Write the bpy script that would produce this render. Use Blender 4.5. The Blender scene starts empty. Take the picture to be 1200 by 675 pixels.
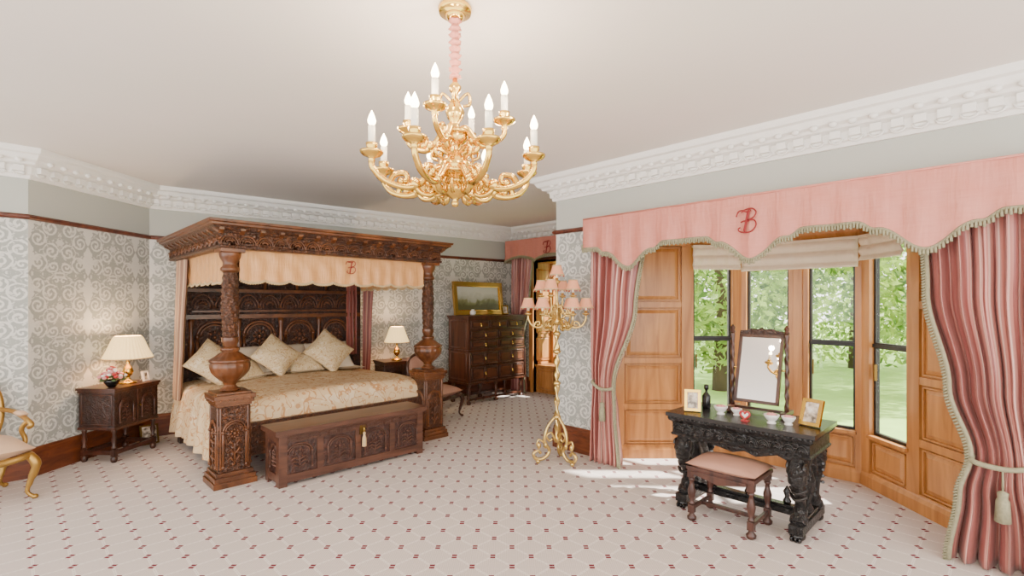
import bpy, math, random
from mathutils import Vector, Matrix
random.seed(7)
S2=math.sqrt(2.0); PI=math.pi
H=3.0
def W(r,d,z=0.0): return Vector(((d+r)/S2,(d-r)/S2,z))
def lin(c):
    c=c/255.0
    return c/12.92 if c<=0.04045 else ((c+0.055)/1.055)**2.4
def C(r,g,b): return (lin(r),lin(g),lin(b),1.0)

# ------------------------------------------------------------------ node helpers
class E:
    def __init__(s,nt,k): s.nt=nt; s.k=k
    def m(s,op,b=None,c=None):
        n=s.nt.nodes.new('ShaderNodeMath'); n.operation=op
        for i,x in enumerate((s,b,c)):
            if x is None: continue
            if isinstance(x,E): s.nt.links.new(x.k,n.inputs[i])
            else: n.inputs[i].default_value=x
        return E(s.nt,n.outputs[0])
    def __add__(s,o): return s.m('ADD',o)
    def __sub__(s,o): return s.m('SUBTRACT',o)
    def __mul__(s,o): return s.m('MULTIPLY',o)
    def __truediv__(s,o): return s.m('DIVIDE',o)
    def lt(s,o): return s.m('LESS_THAN',o)
    def gt(s,o): return s.m('GREATER_THAN',o)
    def mx(s,o): return s.m('MAXIMUM',o)
    def mn(s,o): return s.m('MINIMUM',o)
    def fr(s): return s.m('FRACT')
    def ab(s): return s.m('ABSOLUTE')
    def sq(s): return s.m('SQRT')
class Mat:
    def __init__(s,name,rough=.5,metal=0.0,spec=.5):
        m=bpy.data.materials.new(name); m.use_nodes=True; s.m=m; s.t=m.node_tree
        s.b=s.t.nodes['Principled BSDF']; s.b.inputs['Roughness'].default_value=rough
        s.b.inputs['Metallic'].default_value=metal
        s.b.inputs['Specular IOR Level'].default_value=spec
        s.out=s.t.nodes['Material Output']
    def coord(s,kind='Object',scale=(1,1,1),rot=(0,0,0)):
        tc=s.t.nodes.new('ShaderNodeTexCoord'); mp=s.t.nodes.new('ShaderNodeMapping')
        mp.inputs['Scale'].default_value=scale; mp.inputs['Rotation'].default_value=rot
        s.t.links.new(tc.outputs[kind],mp.inputs[0]); return mp.outputs[0]
    def xyz(s,vec):
        n=s.t.nodes.new('ShaderNodeSeparateXYZ'); s.t.links.new(vec,n.inputs[0])
        return [E(s.t,o) for o in n.outputs]
    def comb(s,x,y,z=0.0):
        n=s.t.nodes.new('ShaderNodeCombineXYZ')
        for i,v in enumerate((x,y,z)):
            if isinstance(v,E): s.t.links.new(v.k,n.inputs[i])
            else: n.inputs[i].default_value=v
        return n.outputs[0]
    def noise(s,vec,scale=5,detail=3,dist=0.0,rough=.5):
        n=s.t.nodes.new('ShaderNodeTexNoise'); s.t.links.new(vec,n.inputs['Vector'])
        n.inputs['Scale'].default_value=scale; n.inputs['Detail'].default_value=detail
        n.inputs['Distortion'].default_value=dist; n.inputs['Roughness'].default_value=rough
        return E(s.t,n.outputs[0])
    def voro(s,vec,scale=5,feature='F1'):
        n=s.t.nodes.new('ShaderNodeTexVoronoi'); n.feature=feature
        s.t.links.new(vec,n.inputs['Vector']); n.inputs['Scale'].default_value=scale
        return E(s.t,n.outputs['Distance'])
    def ramp(s,e,stops):
        n=s.t.nodes.new('ShaderNodeValToRGB'); s.t.links.new(e.k,n.inputs[0])
        el=n.color_ramp.elements
        while len(el)<len(stops): el.new(.5)
        for i,(p,c) in enumerate(stops): el[i].position=p; el[i].color=c
        return n.outputs[0]
    def mix(s,f,a,b):
        n=s.t.nodes.new('ShaderNodeMix'); n.data_type='RGBA'
        for i,x in ((0,f),(6,a),(7,b)):
            if isinstance(x,E): s.t.links.new(x.k,n.inputs[i])
            elif isinstance(x,(tuple,float,int)): n.inputs[i].default_value=x
            else: s.t.links.new(x,n.inputs[i])
        return n.outputs[2]
    def col(s,x):
        if isinstance(x,tuple): s.b.inputs['Base Color'].default_value=x
        else: s.t.links.new(x,s.b.inputs['Base Color'])
        return s
    def bump(s,e,strength=.3,dist=.01):
        n=s.t.nodes.new('ShaderNodeBump'); n.inputs['Strength'].default_value=strength
        n.inputs['Distance'].default_value=dist; s.t.links.new(e.k,n.inputs['Height'])
        s.t.links.new(n.outputs[0],s.b.inputs['Normal']); return s

def plain(name,c,rough=.5,metal=0.0,var=.12,scale=8,bump=0.0,bscale=60,bd=.004):
    M=Mat(name,rough,metal); v=M.coord()
    n=M.noise(v,scale,3)
    d=tuple(max(0,x*(1-var)) for x in c[:3])+(1,); l=tuple(min(1,x*(1+var)) for x in c[:3])+(1,)
    M.col(M.mix(n,d,l))
    if bump: M.bump(M.noise(v,bscale,3),bump,bd)
    return M.m
def wood(name,c1,c2,rough=.38,stretch=(1,1,.1),scale=14,carve=0.0,cs=26,bump=.12):
    M=Mat(name,rough); v=M.coord(scale=stretch); n=M.noise(v,scale,5,1.2)
    col=M.ramp(n,[(.3,c1),(.7,c2)])
    if carve:
        o=M.coord(); nz=M.noise(o,cs*.45,2,2.5); vo=M.voro(M.coord(scale=(1,1,1)),cs,'SMOOTH_F1')
        line=((nz-.5).ab()*9).mn(1.0)
        h=line*.6+vo*.9
        dark=tuple(x*.4 for x in c1[:3])+(1,)
        col=M.mix((h-.1).mx(0.0).mn(1.0),dark,col)
        M.bump(h,carve,.012)
    else: M.bump(n,bump,.004)
    M.col(col); return M.m
def emit(name,c,s):
    M=Mat(name); v=M.coord(); M.col(c)
    n=M.noise(v,3,1); M.t.links.new(M.mix(n,c,tuple(min(1,x*1.05) for x in c[:3])+(1,)),M.b.inputs['Emission Color'])
    M.b.inputs['Emission Strength'].default_value=s; return M.m

def damask():
    M=Mat('wallpaper_damask',.6); u,v,_=M.xyz(M.coord('UV'))
    K=1.12
    U=(u/K).m('PINGPONG',.27); V=((v/K)/.56).fr()*.56
    nz=M.noise(M.comb(U,V),26,3)
    best=None
    for cx,cy,R,p,sg,ph in ((.085,.10,.078,.042,1,0),(.195,.20,.072,.040,-1,.3),(.08,.30,.072,.040,-1,.1),(.19,.40,.078,.042,1,.6),(.075,.475,.062,.036,1,.2),(.21,.07,.05,.034,1,.5),(.235,.51,.035,.034,-1,.1)):
        dx=U-cx; dy=V-cy; r=(dx*dx+dy*dy).sq(); a=dy.m('ARCTAN2',dx)/(2*PI)
        f=(a*sg+r/p+ph+nz*1.1).fr()
        line=f.lt(nz*1.3-.24)*r.lt(R)
        best=line if best is None else best.mx(line)
    pl=(U-.0).ab().lt((((V-.28)*11.2).m('SINE').ab())*.05*nz*2)
    leaf=M.noise(M.comb(U,(V-.28).ab()),21,3,1.0).gt(.57)
    best=best.mx(pl).mx(leaf*.85)
    base=M.mix(M.noise(M.coord('UV'),2,2),C(156,159,154),C(165,168,162))
    M.col(M.mix(best*.75,base,C(228,227,221))); M.b.inputs['Roughness'].default_value=.5
    return M.m
def carpet():
    M=Mat('carpet_patterned',.95,spec=.1); v=M.coord(); x,y,_=M.xyz(v)
    p=.172
    fx=(x/p).fr()-.5; fy=(y/p).fr()-.5
    ax=fx.ab(); ay=fy.ab()
    s=(fx+fy)*.7071; t=(fx-fy)*.7071
    m1=s.ab().lt(.14)*t.ab().lt(.095); gap=s.ab().lt(.018)
    motif=m1*(gap*-1+1.0)
    ring=(s.ab().lt(.17)*t.ab().lt(.125))
    ln=(ax.lt(.045)).mx(ay.lt(.045)); core=(ax.lt(.016)).mx(ay.lt(.016))
    dash=((x+y)/.03).fr().lt(.55)
    weave=M.noise(v,160,1); wx=(x/.0172).fr().lt(.5); wy=(y/.0172).fr().lt(.5)
    chk=(wx+wy-wx*wy*2)
    base=M.mix(weave*.4+chk*.6,C(190,178,172),C(216,206,200))
    c=M.mix(ln*.6,base,C(232,226,220)); c=M.mix(core*dash*.5,c,C(176,164,160)); c=M.mix(ring,c,C(220,211,205)); c=M.mix(motif,c,C(112,40,52))
    M.col(c); M.bump(weave,.25,.004); return M.m
def stripe(name,ca,cb,cc,p=.14,rough=.42,sheen=.1):
    M=Mat(name,rough); u,v,_=M.xyz(M.coord('UV'))
    f=(u/p).fr(); n=M.noise(M.coord('UV',scale=(30,2,1)),2,3)
    c=M.mix(f.lt(.5),ca,cb); c=M.mix((f-.25).ab().lt(.05),c,cc); c=M.mix((f-.75).ab().lt(.03),c,ca)
    c=M.mix(n*.25,c,cc); M.col(c); M.bump(n,.25,.01)
    M.b.inputs['Sheen Weight'].default_value=sheen; return M.m
def silk(name,c,c2,rough=.42):
    M=Mat(name,rough); n=M.noise(M.coord(scale=(1,1,8)),9,4,.5); n2=M.noise(M.coord(scale=(9,9,1)),4,3)
    M.col(M.mix(n*.6+n2*.4,c,c2)); M.bump(n2,.5,.014); M.b.inputs['Sheen Weight'].default_value=.08; return M.m
def brocade(name,base,fig,fig2,scale=9):
    M=Mat(name,.6); v=M.coord(); n=M.noise(v,scale,1.5,1.6); vo=M.voro(v,scale*1.1)
    l=((n-.5).ab().lt(.026)); b=vo.lt(.2); b2=M.noise(v,scale*.7,2,1).gt(.60)
    c=M.mix(b2*.6,base,fig2); c=M.mix(l*.85,c,fig); c=M.mix(b*.75,c,fig); M.col(c)
    M.bump(n,.3,.01); return M.m

PAPER=damask(); CARPET=carpet()
WALLUP=plain('upper_wall_paint',C(184,187,179),.7,var=.02,scale=1)
CEIL=plain('ceiling_paint',C(234,227,220),.8,var=.035,scale=1.4,bump=.05,bscale=6)
PLASTER=plain('cornice_plaster',C(241,239,234),.6,var=.02)
RAIL=wood('rail_wood',C(70,30,18),C(108,52,32))
SKIRT=wood('skirting_wood',C(80,38,20),C(122,64,34),stretch=(.3,.3,1.5))
OAK=wood('honey_oak_panelling',C(154,98,48),C(202,142,80),rough=.33,scale=9)
BEDW=wood('carved_oak_dark',C(60,33,18),C(112,66,36),rough=.36,carve=.8,cs=38)
BEDP=wood('bed_oak_moulding',C(66,36,19),C(118,70,38),rough=.28,stretch=(.4,.4,.4))
HEADW=wood('headboard_oak',C(44,23,13),C(84,45,25),rough=.38,carve=.7,cs=34)
CHESTW=wood('coffer_oak',C(54,30,24),C(90,55,44),rough=.42,carve=.5,cs=28)
CHESTP=wood('coffer_oak_plain',C(60,36,28),C(102,66,50),rough=.33,stretch=(.15,1,1))
DARKW=wood('dark_walnut',C(42,22,15),C(82,45,30),rough=.28)
DARKC=wood('dark_walnut_carved',C(42,22,15),C(76,42,28),rough=.32,carve=.5,cs=34)
DRAWW=wood('chest_oak',C(52,28,18),C(98,56,36),rough=.3)
DRAWC=wood('chest_oak_drawer_front',C(62,34,22),C(108,64,42),rough=.34,stretch=(.2,1,1))
BLACKW=wood('ebonised_oak',C(14,12,12),C(34,29,28),rough=.26)
BLACKC=wood('ebonised_oak_carved',C(15,12,12),C(38,33,31),rough=.3,carve=.8,cs=44)
STOOLW=wood('stool_walnut',C(44,24,20),C(82,50,40),rough=.35)
GOLD=plain('polished_brass',C(222,182,88),.18,1.0,.1)
GOLDP=plain('gilt_wood',C(172,136,70),.35,.75,.2,bump=.3)
GILT=plain('pale_gilt_metal',C(214,184,112),.3,.9,.12)
BRASSD=plain('dark_brass',C(110,84,40),.4,.9)
PINK=silk('salmon_silk',C(186,108,94),C(212,142,124))
PEACH=silk('peach_silk',C(198,138,80),C(226,172,112))
CURT=stripe('striped_satin',C(130,56,54),C(182,114,104),C(218,178,164),.11,.34)
BEDC=stripe('bed_curtain_stripe',C(140,104,74),C(190,154,116),C(110,38,34),.09)
BEDR=stripe('bed_curtain_red',C(110,34,32),C(150,70,60),C(186,136,106),.09)
FRINGE=plain('sage_fringe',C(146,142,114),.8,var=.35,scale=60,bump=.8,bscale=120)
FRINGEC=plain('cream_fringe',C(204,176,132),.8,var=.3,scale=60,bump=.8,bscale=120)
MONO=plain('monogram_thread',C(136,20,26),.6)
SPREAD=brocade('bedspread_brocade',C(210,184,144),C(182,126,72),C(224,206,174),7)
CUSH=brocade('cushion_brocade',C(208,186,146),C(176,138,90),C(224,208,178),16)
SHEET=plain('white_linen',C(218,203,180),.8,var=.05,bump=.2,bscale=12)
SEAT=plain('seat_velvet',C(180,134,114),.8,var=.1,bump=.2,bscale=90)
SEATS=stripe('chair_stripe',C(196,132,112),C(216,184,150),C(160,78,70),.06)
IRON=plain('window_frame_black',C(26,26,26),.4)
CREAM=silk('blind_cream',C(214,198,170),C(228,215,190))
CANDLE=plain('candle_tube',C(250,244,226),.4,var=.02)
WHITE=plain('white_china',C(236,232,226),.25,var=.03)
REDP=plain('red_enamel',C(178,34,40),.3)
GREEN=plain('leaf_green',C(70,92,48),.6,var=.3)
FLWR=plain('petal_pink',C(222,150,150),.6,var=.3,scale=30)
BLK=plain('black_lacquer',C(20,18,18),.2)
FLAME=emit('candle_bulb_glow',(1,.76,.44,1),26)
MIR=plain('mirror_silver',C(240,240,240),.02,1.0,.01)
PLY=plain('tester_lining',C(90,50,28),.6)
def glass_mat():
    M=Mat('window_glass'); t=M.t; tr=t.nodes.new('ShaderNodeBsdfTransparent'); gl=t.nodes.new('ShaderNodeBsdfGlossy')
    gl.inputs['Roughness'].default_value=.02; mx=t.nodes.new('ShaderNodeMixShader'); mx.inputs[0].default_value=.02
    t.links.new(tr.outputs[0],mx.inputs[1]); t.links.new(gl.outputs[0],mx.inputs[2]); t.links.new(mx.outputs[0],M.out.inputs[0]); return M.m
GLASS=glass_mat()
def shade_mat(name,c,es):
    M=Mat(name,.8); n=M.noise(M.coord(scale=(20,20,1)),6,2); c2=tuple(x*.8 for x in c[:3])+(1,)
    k=M.mix(n,c,c2); M.col(k); M.t.links.new(k,M.b.inputs['Emission Color']); M.b.inputs['Emission Strength'].default_value=es; return M.m
SHADE=shade_mat('lit_pleated_shade',C(244,206,138),2.0)
PSHADE=shade_mat('pink_candle_shade',C(216,148,112),.5)
def leaf_mat():
    M=Mat('tree_leaves',.5); t=M.t
    n=M.noise(M.coord(),1.6,4); c=M.ramp(n,[(.35,C(76,116,36)),(.65,C(196,220,118))]); M.col(c)
    tr=t.nodes.new('ShaderNodeBsdfTranslucent'); t.links.new(c,tr.inputs[0])
    mx=t.nodes.new('ShaderNodeMixShader'); mx.inputs[0].default_value=.5
    t.links.new(M.b.outputs[0],mx.inputs[1]); t.links.new(tr.outputs[0],mx.inputs[2]); t.links.new(mx.outputs[0],M.out.inputs[0]); return M.m
LEAF=leaf_mat(); BARK=plain('tree_bark',C(78,66,50),.9,var=.3)
GRASS=plain('lawn_grass',C(140,176,84),.9,var=.25,scale=3)
def paint_mat():
    M=Mat('landscape_painting',.4); x,y,z=M.xyz(M.coord()); n=M.noise(M.coord(),7,5,.6)
    f=(z-.25)*2.2+n*.6
    M.col(M.ramp(f,[(.10,C(90,90,60)),(.24,C(130,130,90)),(.33,C(170,172,158)),(.6,C(204,204,194))])); return M.m
PAINT=paint_mat()
def photo_mat():
    M=Mat('family_photo_print',.3); n=M.noise(M.coord(),22,3); M.col(M.ramp(n,[(.35,C(90,80,70)),(.5,C(196,180,160)),(.65,C(232,226,214))])); return M.m
PHOTO=photo_mat()

# ------------------------------------------------------------------ mesh builder
def catmull(pts,n=6,closed=False):
    P=[Vector(p) for p in pts]; out=[]; N=len(P)
    rng=range(N if closed else N-1)
    for i in rng:
        if closed: p0,p1,p2,p3=P[i-1],P[i],P[(i+1)%N],P[(i+2)%N]
        else: p0=P[max(i-1,0)];p1=P[i];p2=P[i+1];p3=P[min(i+2,N-1)]
        for k in range(n):
            t=k/n
            out.append(.5*((2*p1)+(p2-p0)*t+(2*p0-5*p1+4*p2-p3)*t*t+(3*p1-p0-3*p2+p3)*t**3))
    if not closed: out.append(P[-1])
    return out
def interp(keys,t):
    if t<=keys[0][0]: return keys[0][1]
    for (a,va),(b,vb) in zip(keys,keys[1:]):
        if t<=b:
            k=(t-a)/(b-a); k=k*k*(3-2*k); return va+(vb-va)*k
    return keys[-1][1]
class MB:
    def __init__(s): s.v=[];s.f=[];s.mi=[];s.sm=[];s.uv=[];s.mats=[];s.M=Matrix.Identity(4)
    def mat(s,m):
        if m not in s.mats: s.mats.append(m)
        return s.mats.index(m)
    def add(s,vs,fs,m,smooth=False,uvs=None):
        b=len(s.v); s.v+=[s.M@Vector(p) for p in vs]; s.uv+=(uvs if uvs else [(0,0)]*len(vs))
        k=s.mat(m)
        for f in fs: s.f.append([b+i for i in f]); s.mi.append(k); s.sm.append(smooth)
    def box(s,x0,x1,y0,y1,z0,z1,m):
        s.add([(x0,y0,z0),(x1,y0,z0),(x1,y1,z0),(x0,y1,z0),(x0,y0,z1),(x1,y0,z1),(x1,y1,z1),(x0,y1,z1)],
              [(0,3,2,1),(4,5,6,7),(0,1,5,4),(1,2,6,5),(2,3,7,6),(3,0,4,7)],m)
    def lathe(s,cx,cy,prof,m,seg=24,rib=0,amp=0.0,tw=0.0,z0=0.0):
        vs=[];fs=[];n=len(prof)
        for i,p in enumerate(prof):
            r,z=p[0],p[1]; a_=(p[2] if len(p)>2 else amp)
            for k in range(seg):
                a=2*PI*k/seg; rr=r
                if rib: rr=r*(1+a_*math.cos(rib*a+tw*z))
                vs.append((cx+rr*math.cos(a),cy+rr*math.sin(a),z0+z))
        for i in range(n-1):
            for k in range(seg):
                k2=(k+1)%seg; fs.append((i*seg+k,i*seg+k2,(i+1)*seg+k2,(i+1)*seg+k))
        fs.append(tuple(range(seg-1,-1,-1))); fs.append(tuple((n-1)*seg+k for k in range(seg)))
        s.add(vs,fs,m,True)
    def tube(s,pts,r,m,seg=8,closed=False,flat=None):
        P=[Vector(p) for p in pts]; n=len(P); 
        T=[]
        for i in range(n):
            a=P[(i-1)%n] if (closed or i>0) else P[i]; b=P[(i+1)%n] if (closed or i<n-1) else P[i]
            t=(b-a); T.append(t.normalized() if t.length>1e-9 else Vector((0,0,1)))
        up=Vector((0,0,1)) if abs(T[0].z)<.9 else Vector((1,0,0))
        N=(up-T[0]*up.dot(T[0])).normalized(); vs=[];fs=[]
        for i in range(n):
            N=(N-T[i]*N.dot(T[i]))
            N=N.normalized() if N.length>1e-6 else Vector((1,0,0)); B=T[i].cross(N)
            rr=r[i*(len(r)-1)//max(n-1,1)] if isinstance(r,(list,tuple)) else (r(i/max(n-1,1)) if callable(r) else r)
            for k in range(seg):
                a=2*PI*k/seg; vs.append(P[i]+(N*math.cos(a)+B*math.sin(a))*rr)
        for i in range(n if closed else n-1):
            j=(i+1)%n
            for k in range(seg):
                k2=(k+1)%seg; fs.append((i*seg+k,i*seg+k2,j*seg+k2,j*seg+k))
        if not closed: fs.append(tuple(range(seg-1,-1,-1))); fs.append(tuple((n-1)*seg+k for k in range(seg)))
        s.add(vs,fs,m,True)
    def ball(s,c,r,m,seg=12,rings=8):
        if not isinstance(r,(tuple,list)): r=(r,r,r)
        vs=[];fs=[]
        for i in range(rings+1):
            th=PI*i/rings
            for k in range(seg):
                a=2*PI*k/seg; vs.append((c[0]+r[0]*math.sin(th)*math.cos(a),c[1]+r[1]*math.sin(th)*math.sin(a),c[2]+r[2]*math.cos(th)))
        for i in range(rings):
            for k in range(seg):
                k2=(k+1)%seg; fs.append((i*seg+k,(i+1)*seg+k,(i+1)*seg+k2,i*seg+k2))
        s.add(vs,fs,m,True)
    def sweep(s,path,prof,m,closed=False):
        n=len(path); P=[Vector((p[0],p[1])) for p in path]; vs=[];fs=[];K=len(prof)
        for i in range(n):
            d0=(P[i]-P[i-1]) if (closed or i>0) else (P[i+1]-P[i])
            d1=(P[(i+1)%n]-P[i]) if (closed or i<n-1) else (P[i]-P[i-1])
            d0.normalize();d1.normalize(); n0=Vector((d0.y,-d0.x));n1=Vector((d1.y,-d1.x))
            mm=(n0+n1)/(1+n0.dot(n1))
            for o,z in prof: q=P[i]+mm*o; vs.append((q.x,q.y,z))
        for i in range(n if closed else n-1):
            j=(i+1)%n
            for k in range(K-1): fs.append((i*K+k,j*K+k,j*K+k+1,i*K+k+1))
        if not closed: fs.append(tuple(range(K))); fs.append(tuple((n-1)*K+k for k in range(K-1,-1,-1)))
        s.add(vs,fs,m)
    def plate(s,pts,o,ux,uy,th,m):
        o=Vector(o);ux=Vector(ux);uy=Vector(uy);nn=ux.cross(uy).normalized()*th;n=len(pts)
        vs=[o+ux*a+uy*b for a,b in pts]; vs+=[p+nn for p in vs]
        fs=[tuple(range(n-1,-1,-1)),tuple(range(n,2*n))]+[(i,(i+1)%n,n+(i+1)%n,n+i) for i in range(n)]
        s.add(vs,fs,m)
    def pillow(s,w,h,t,m,n=14,pinch=.07):
        vs=[];fs=[]
        for sd in (1,-1):
            b=len(vs)
            for i in range(n+1):
                for j in range(n+1):
                    u=-1+2*i/n; v=-1+2*j/n
                    z=t*((1-abs(u)**2.6)**.55)*((1-abs(v)**2.6)**.55)*sd
                    vs.append((w*u*(1-pinch*(1-v*v)),h*v*(1-pinch*(1-u*u)),z))
            for i in range(n):
                for j in range(n):
                    q=(b+i*(n+1)+j,b+(i+1)*(n+1)+j,b+(i+1)*(n+1)+j+1,b+i*(n+1)+j+1)
                    fs.append(q if sd>0 else q[::-1])
        s.add(vs,fs,m,True)
    def grid(s,fn,nu,nv,m,smooth=True):
        vs=[];uv=[];fs=[]
        for j in range(nv+1):
            for i in range(nu+1):
                p,t=fn(i/nu,j/nv); vs.append(p); uv.append(t)
        for j in range(nv):
            for i in range(nu):
                a=j*(nu+1)+i; fs.append((a,a+1,a+nu+2,a+nu+1))
        s.add(vs,fs,m,smooth,uv)
    def done(s,name,origin=(0,0,0),parent=None,bevel=0.0,solid=0.0,rot=0.0):
        o=Vector(origin); me=bpy.data.meshes.new(name)
        me.from_pydata([p-o for p in s.v],[],s.f); 
        for m in s.mats: me.materials.append(m)
        me.polygons.foreach_set('material_index',s.mi); me.polygons.foreach_set('use_smooth',s.sm)
        ul=me.uv_layers.new(name='UVMap')
        for l in me.loops: ul.data[l.index].uv=s.uv[l.vertex_index]
        me.update()
        ob=bpy.data.objects.new(name,me); bpy.context.scene.collection.objects.link(ob); ob.location=o; ob.rotation_euler[2]=rot
        if parent: ob.parent=parent; ob.matrix_parent_inverse=Matrix.Translation(-parent.location)
        if solid:
            q=ob.modifiers.new('solid','SOLIDIFY'); q.thickness=solid
        if bevel:
            q=ob.modifiers.new('bevel','BEVEL'); q.width=bevel; q.segments=2; q.limit_method='ANGLE'; q.angle_limit=math.radians(50)
        return ob
def empty(name,loc):
    e=bpy.data.objects.new(name,None); e.location=loc; e.empty_display_size=.1; bpy.context.scene.collection.objects.link(e); return e

# ------------------------------------------------------------------ room shell
W0=(-3.2,6.392);L1=(.099,6.392);A=(1.16,7.326);B=(6.65,6.65);D=(6.65,3.61);CC=(4.313,3.61);EE=(4.313,-3.0)
RZ=2.40
def wallpart(mb,p0,p1,z0,z1,th=.12,ustart=0.0):
    P0=Vector((p0[0],p0[1],0));P1=Vector((p1[0],p1[1],0)); d=(P1-P0);L=d.length;d.normalize(); n=Vector((-d.y,d.x,0))*th
    def seg(a,b,m):
        vs=[];uv=[]
        for q,uu in ((P0,0),(P1,L)):
            for z in (a,b):
                vs.append(q+Vector((0,0,z))); uv.append((ustart+uu,z))
        for q,uu in ((P0,0),(P1,L)):
            for z in (a,b):
                vs.append(q+n+Vector((0,0,z))); uv.append((ustart+uu+th,z))
        mb.add(vs,[(0,1,3,2),(4,6,7,5),(1,5,7,3),(0,2,6,4),(0,4,5,1),(2,3,7,6)],m,False,uv)
    if z0<RZ: seg(z0,min(z1,RZ),PAPER)
    if z1>RZ: seg(max(z0,RZ),z1,WALLUP)
for nm,p,q in (('wall_left',W0,L1),('wall_corner',L1,A),('wall_back',A,B),('wall_return',D,(4.433,3.61))):
    mb=MB(); wallpart(mb,p,q,0,H); mb.done(nm)
OY0,OY1,OZ=-.02,2.95,2.28
mb=MB(); wallpart(mb,CC,(4.313,OY1),0,H); wallpart(mb,(4.313,OY0),EE,0,H,ustart=.5); wallpart(mb,(4.313,OY1),(4.313,OY0),OZ,H,ustart=.66)
mb.done('wall_window')
FY0,FY1,FZ=4.75,6.1,2.35
mb=MB(); wallpart(mb,B,(6.65,FY1),0,H); wallpart(mb,(6.65,FY0),D,0,H); wallpart(mb,(6.65,FY1),(6.65,FY0),FZ,H)
mb.done('wall_far_window')
mb=MB()
mb.box(-3.4,5.55,-3.2,3.5,-.12,0,CARPET); mb.box(-3.4,7.3,3.5,7.6,-.12,0,CARPET); mb.done('floor')
mb=MB(); mb.box(-3.4,4.45,-3.2,3.5,H,H+.12,CEIL); mb.box(-3.4,6.85,3.5,7.6,H,H+.12,CEIL); mb.done('ceiling')
main=[W0,L1,A,B,D,CC,EE]
prof=[(0,2.745),(.028,2.745),(.034,2.775),(.05,2.785),(.055,2.85),(.11,2.865),(.12,2.885),(.15,2.90),(.175,2.94),(.205,2.95),(.215,2.97),(.215,2.999),(0,2.999)]
mb=MB(); mb.sweep(main,prof,PLASTER)
for (p,q) in zip(main,main[1:]):
    p=Vector(p);q=Vector(q);d=(q-p);L=d.length;d.normalize();n=Vector((d.y,-d.x)); k=int(L/.12)
    for i in range(k):
        c=p+d*((i+.5)*L/k)
        ang=math.atan2(d.y,d.x); mb.M=Matrix.Translation((c.x,c.y,0))@Matrix.Rotation(ang,4,'Z')
        mb.box(-.033,.033,-.095,-.05,2.80,2.852,PLASTER)
        mb.ball((0,-.155,2.885),(.03,.025,.022),PLASTER,8,5)
        mb.tube([(-.045,-.058,2.80),(-.03,-.06,2.775),(0,-.062,2.765),(.03,-.06,2.775),(.045,-.058,2.80)],.008,PLASTER,5)
    mb.M=Matrix.Identity(4)
mb.done('trim_cornice')
mb=MB(); mb.sweep(main,[(0,2.375),(.02,2.378),(.034,2.39),(.034,2.405),(.018,2.42),(0,2.425)],RAIL); mb.done('trim_picture_rail')
bp=[(0,0),(.03,0),(.03,.2),(.022,.215),(.022,.235),(.01,.26),(0,.265)]
for nm,pt in (('baseboard_left',[W0,L1,A,B,(6.65,FY1+.06)]),('baseboard_far',[(6.65,FY0),D,CC,(4.313,OY1+.04)]),('baseboard_right',[(4.313,OY0-.04),EE])):
    mb=MB(); mb.sweep(pt,bp,SKIRT); mb.done(nm)

# ------------------------------------------------------------------ bay
def raised(mb,s0,s1,z0,z1,t=0.0,m=None):
    m=m or OAK; w=.035
    mb.box(s0,s1,t,t+.018,z0,z0+w*.4,m);mb.box(s0,s1,t,t+.018,z1-w*.4,z1,m);mb.box(s0,s0+w*.4,t,t+.018,z0,z1,m);mb.box(s1-w*.4,s1,t,t+.018,z0,z1,m)
    a=.05;c=(s0+a,s1-a,z0+a,z1-a)
    vs=[(s0+.018,t+.002,z0+.018),(s1-.018,t+.002,z0+.018),(s1-.018,t+.002,z1-.018),(s0+.018,t+.002,z1-.018),(c[0],t+.016,c[2]),(c[1],t+.016,c[2]),(c[1],t+.016,c[3]),(c[0],t+.016,c[3])]
    mb.add(vs,[(4,5,6,7),(0,1,5,4),(1,2,6,5),(2,3,7,6),(3,0,4,7)],m)
def stile(mb,s0,s1,z0,z1,t0=-.06,t1=.03): mb.box(s0,s1,t0,t1,z0,z1,OAK)
wn=[0]
def segM(p0,p1):
    d=Vector((p1[0]-p0[0],p1[1]-p0[1],0)).normalized()
    n=Vector((d.y,-d.x,0)); M=Matrix(((d.x,n.x,0,p0[0]),(d.y,n.y,0,p0[1]),(0,0,1,0),(0,0,0,1))); return M
def window(p0,p1,s0,s1,z0=.46,z1=2.17,zt=1.235):
    wn[0]+=1; mb=MB(); mb.M=segM(p0,p1); f=.022
    for a,b in ((z0,zt),(zt+.005,z1)):
        mb.box(s0,s0+f,-.05,-.015,a,b,IRON);mb.box(s1-f,s1,-.05,-.015,a,b,IRON);mb.box(s0+f,s1-f,-.05,-.015,a,a+f,IRON);mb.box(s0+f,s1-f,-.05,-.015,b-f,b,IRON)
    mb.box(s0,s1,-.06,.0,zt-.012,zt+.016,IRON)
    mb.box(s0+f,s1-f,-.036,-.031,z0,z1,GLASS)
    mb.box(s0+.03,s0+.04,-.015,.01,zt-.3,zt-.16,BRASSD)
    mb.done('window_%d'%wn[0],(p0[0],p0[1],0))
bl=(4.433,2.93);b1=(5.37,1.99);b2=(5.37,.93);br=(4.433,-.007)
SI=.46;TOP=2.28
mb=MB()
L=1.327; mb.M=segM(bl,b1)
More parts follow.
